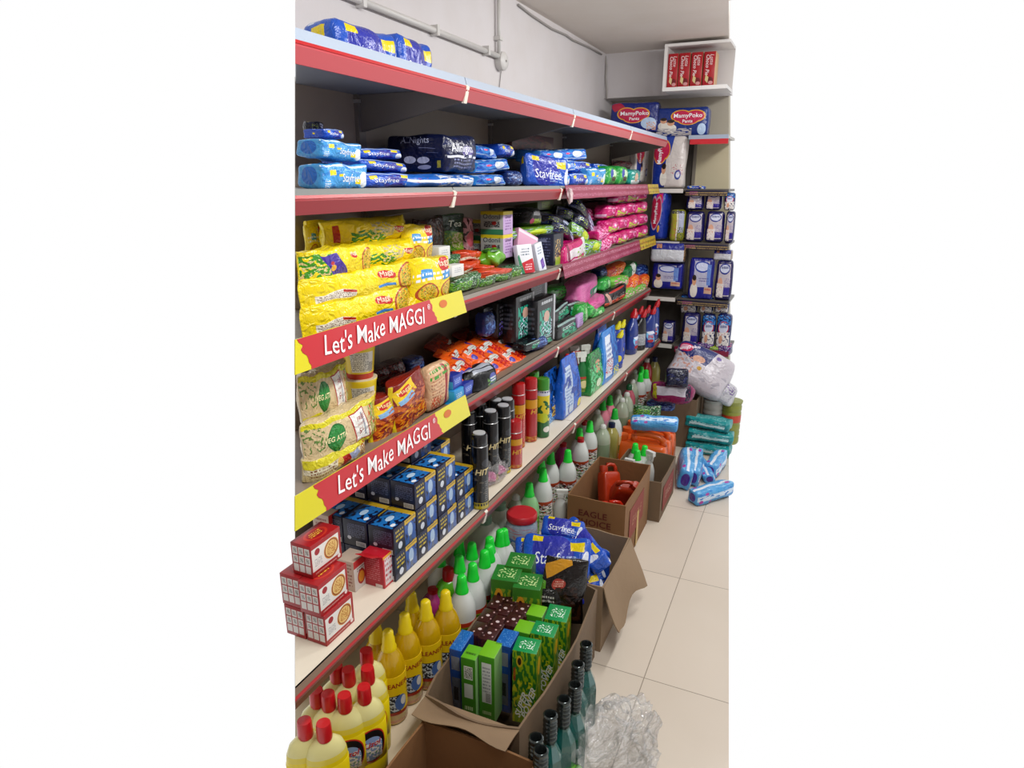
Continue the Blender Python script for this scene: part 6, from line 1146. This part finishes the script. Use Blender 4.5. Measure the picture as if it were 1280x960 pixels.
# teal bottles and the plastic bag at the front
g = 'teal glass bottles with silver screw necks'
for i, (px, py, l) in enumerate([(733, 805, 'farthest, standing clear of the box'), (722.5, 830, 'second from the far end'), (719, 856, 'third from the far end, right of a half hidden one'), (705, 874, 'fourth from the far end, half hidden'), (688, 893, 'fifth from the far end, by the near corner of the worn box'), (659, 918, 'nearest the small brown box, left one'), (676, 938, 'nearest the camera, right one')]):
    p = at_z(px, py, .272); put('teal', (max(p.x, -.447), p.y, 0), None, rz=20*i, base=True, label='teal glass bottle, '+l, group=g)
def bag_fn():
    """crumpled clear film: broad folds, a gathered top, open skirts lying on the floor"""
    bm = bmesh.new(); bmesh.ops.create_icosphere(bm, subdivisions=6, radius=1)
    fold = lambda q, s: 1-2*abs(noise.noise(q*s+Vector((s, 2, 5))))
    for v in bm.verts:
        n = v.co.normalized(); w = n+noise.noise_vector(n*2.0)*.5
        k = .9+.3*noise.noise(n*1.6+Vector((5, 1, 2)))+.16*fold(w, 1.8)+.07*fold(w, 3.8)+.02*fold(w, 8)
        zz = (n.z*.085+.075)*(k**1.3)
        if n.z > .2: zz += .06*max(0, fold(Vector((n.x, n.y, .3)), 1.8))*n.z
        if n.z < 0: k *= 1.05-.15*n.z
        v.co = Vector((n.x*.12*k, n.y*.17*k, max(zz, .002)))
    m = bpy.data.materials.new('clear_plastic_film'); m.use_nodes = True; N = NT(m); N.n.remove(N.n['Principled BSDF'])
    tc = N.add('ShaderNodeTexCoord').outputs['Object']; nz = N.add('ShaderNodeTexNoise'); N.link(tc, nz.inputs['Vector']); nz.inputs['Scale'].default_value = 20; nz.inputs['Detail'].default_value = 3; nz.inputs['Distortion'].default_value = 2.0
    bp = N.add('ShaderNodeBump'); bp.inputs['Strength'].default_value = .9; bp.inputs['Distance'].default_value = .02; N.link(nz.outputs[0], bp.inputs['Height'])
    tr = N.add('ShaderNodeBsdfTransparent'); df = N.add('ShaderNodeBsdfDiffuse'); df.inputs[0].default_value = (.9, .91, .9, 1); gl = N.add('ShaderNodeBsdfGlossy'); gl.inputs['Roughness'].default_value = .13
    N.link(bp.outputs[0], gl.inputs['Normal']); N.link(bp.outputs[0], df.inputs['Normal'])
    a = N.add('ShaderNodeMixShader'); a.inputs[0].default_value = .16; N.link(tr.outputs[0], a.inputs[1]); N.link(df.outputs[0], a.inputs[2])
    lw = N.add('ShaderNodeLayerWeight'); lw.inputs[0].default_value = .3; N.link(bp.outputs[0], lw.inputs['Normal'])
    f = N.math('ADD', N.math('MULTIPLY', lw.outputs['Facing'], .55), .06)
    b = N.add('ShaderNodeMixShader'); N.link(f, b.inputs[0]); N.link(a.outputs[0], b.inputs[1]); N.link(gl.outputs[0], b.inputs[2]); N.link(b.outputs[0], N.n['Material Output'].inputs[0])
    return mk('plastic_bag', finish(bm, 'bag', True), m)
reg('bag', bag_fn); CAT['bag'] = 'plastic bag'
put('bag', (-.345, 1.37, 0), (.27, .40, .17), rz=-14, base=True, label='crumpled clear plastic bag on the floor tiles')
PB = at_z(629, 602, TF)
put('bag', (-.862, PB.y, TF), (.10, .17, .09), rz=0, base=True, label='small clear plastic bag of pink sachets in front of the black spray cans')
for i, (dx, dy, rz) in enumerate([(0, -.03, 20), (.005, .03, 70)]):
    put('pinksoft', (-.862+dx, PB.y+dy, TF+.024), (.06, .025, .036), rz=rz, tilt=-60, label='pale pink sachet inside the small clear bag, '+('nearer', 'farther')[i], group='pink sachets in the small bag')
put('limepk', (-.405, 1.245, .05), (.09, .05, .07), rz=30, tilt=-15, label='small pink and green pack beside the teal bottles on the floor')

# ================================================================== nappies on the back wall run and in the corner
def back(key, x0, x1, yt, yb, Y, d, label, group=None, board=None, **k):
    xm = (x0+x1)/2; a = at_y(x0, (yt+yb)/2, Y); b = at_y(x1, (yt+yb)/2, Y); zt = at_y(xm, yt, Y).z; zb = board+.011 if board is not None else at_y(xm, yb, Y).z
    return put(key, ((a.x+b.x)/2, Y+d/2, (zt+zb)/2), (b.x-a.x, d, zt-zb), rz=0 if key in ('choco',) else jit.uniform(-7, 7), tilt=0 if key == 'choco' else jit.uniform(-7, 2), label=label, group=group, **k)
back('mamy_a', 762, 822, 127, 165, 4.12, .12, 'navy nappy pack with a pink heart logo on top in the corner, left one'); back('mamy_b', 818, 885, 133, 165, 4.15, .14, 'navy nappy pack with a pink heart logo and two children on top, right one', board=BL['a'])
back('mamy_tall', 815, 856, 168, 233, 4.14, .12, 'tall white and navy nappy pack with a heart logo in the corner bay', board=BL['b'])
it('mamy_tall', 797, 812, 174, 228, -1.0, .06, 'tall white nappy pack at the far end of the second shelf behind the teal pack')
back('mamy_tallblue', 813, 832, 240, 300, 4.10, .14, 'tall blue nappy pack with a heart logo left in the corner bay')
back('greenyellow_upright', 836, 855, 262, 300, 4.14, .1, 'yellow and white upright pack in the corner bay', board=BL['c'])
back('nappy_lying', 811, 854, 305, 329, 4.06, .16, 'white and navy nappy pack lying on top in the corner bay')
back('nappy_big', 814, 852, 329, 362, 4.10, .12, 'navy nappy pack with a child picture in the corner bay, below the lying one')
back('nappy', 826, 843, 402, 420, 4.14, .1, 'small navy nappy pack on the lowest shelf of the corner bay', board=BL['e'])
g = 'small nappy packs on the back wall shelves'
NP = [(857, 879, 241, 263, 4.15, None, 'nappy', 'upper row of the top shelf, first from the left'), (881, 902, 238, 263, 4.15, None, 'nappy', 'upper row of the top shelf, second'), (904, 918, 240, 263, 4.15, None, 'nappy2', 'upper row of the top shelf, cut by the picture edge'),
      (856, 880, 264, 296, 4.14, 'c', 'nappy', 'lower row of the top shelf, first from the left'), (881, 905, 264, 296, 4.14, 'c', 'nappy', 'lower row of the top shelf, second'), (906, 918, 264, 296, 4.14, 'c', 'nappy', 'lower row of the top shelf, cut by the picture edge'),
      (861, 892, 322, 357, 4.14, 'd', 'nappy_big', 'middle shelf, leaning left one'), (894, 916, 325, 357, 4.14, 'd', 'nappy', 'middle shelf, cut by the picture edge'),
      (849, 871, 369, 392, 4.17, None, 'nappy2', 'upper row of the lower shelf, first from the left'), (873, 891, 370, 392, 4.17, None, 'nappy2', 'upper row of the lower shelf, second'), (892, 911, 370, 392, 4.17, None, 'nappy2', 'upper row of the lower shelf, third'),
      (852, 875, 391, 421, 4.13, 'e', 'nappy', 'lower row of the lower shelf, first from the left'), (876, 894, 392, 421, 4.13, 'e', 'nappy2', 'lower row of the lower shelf, second'), (895, 914, 392, 421, 4.13, 'e', 'nappy2', 'lower row of the lower shelf, third')]
for x0, x1, a, b, Y, bd, k, l in NP: back(k, x0, x1, a, b, Y, .08, 'navy and white nappy pack, '+l, g, board=BL[bd] if bd else None)
back('nappy_lying', 891, 914, 313, 326, 4.14, .12, 'white pack lying on the middle shelf nappy pack at the picture edge')
for x0, x1, a, b, k, l in [(850, 872, 428, 440, 'flatpack', 'purple flat pack under the lowest back shelf, left'), (870, 892, 428, 438, 'flatpack', 'purple flat pack under the lowest back shelf, middle'), (884, 900, 432, 441, 'flatpack2', 'lime flat pack under the lowest back shelf'), (897, 914, 430, 444, 'flatpack', 'purple and teal flat pack under the lowest back shelf, at the edge')]:
    back(k, x0, x1, a, b, 4.12, .1, l, 'flat packs under the lowest back shelf')
back('pad_royal', 858, 880, 232, 237, 4.16, .1, 'thin blue pack lying flat on the upper back shelf')
g = 'red biscuit cartons in the wall cabinet'
for i, (x0, x1) in enumerate([(834.5, 847), (848, 862), (863.5, 877.5), (879, 893.5)]):
    back('choco', x0, x1, 67-i*.9, 109, 4.07, .12, 'red biscuit carton in the wall cabinet, %s from the left' % ORD[i], g, board=bz0+.002)
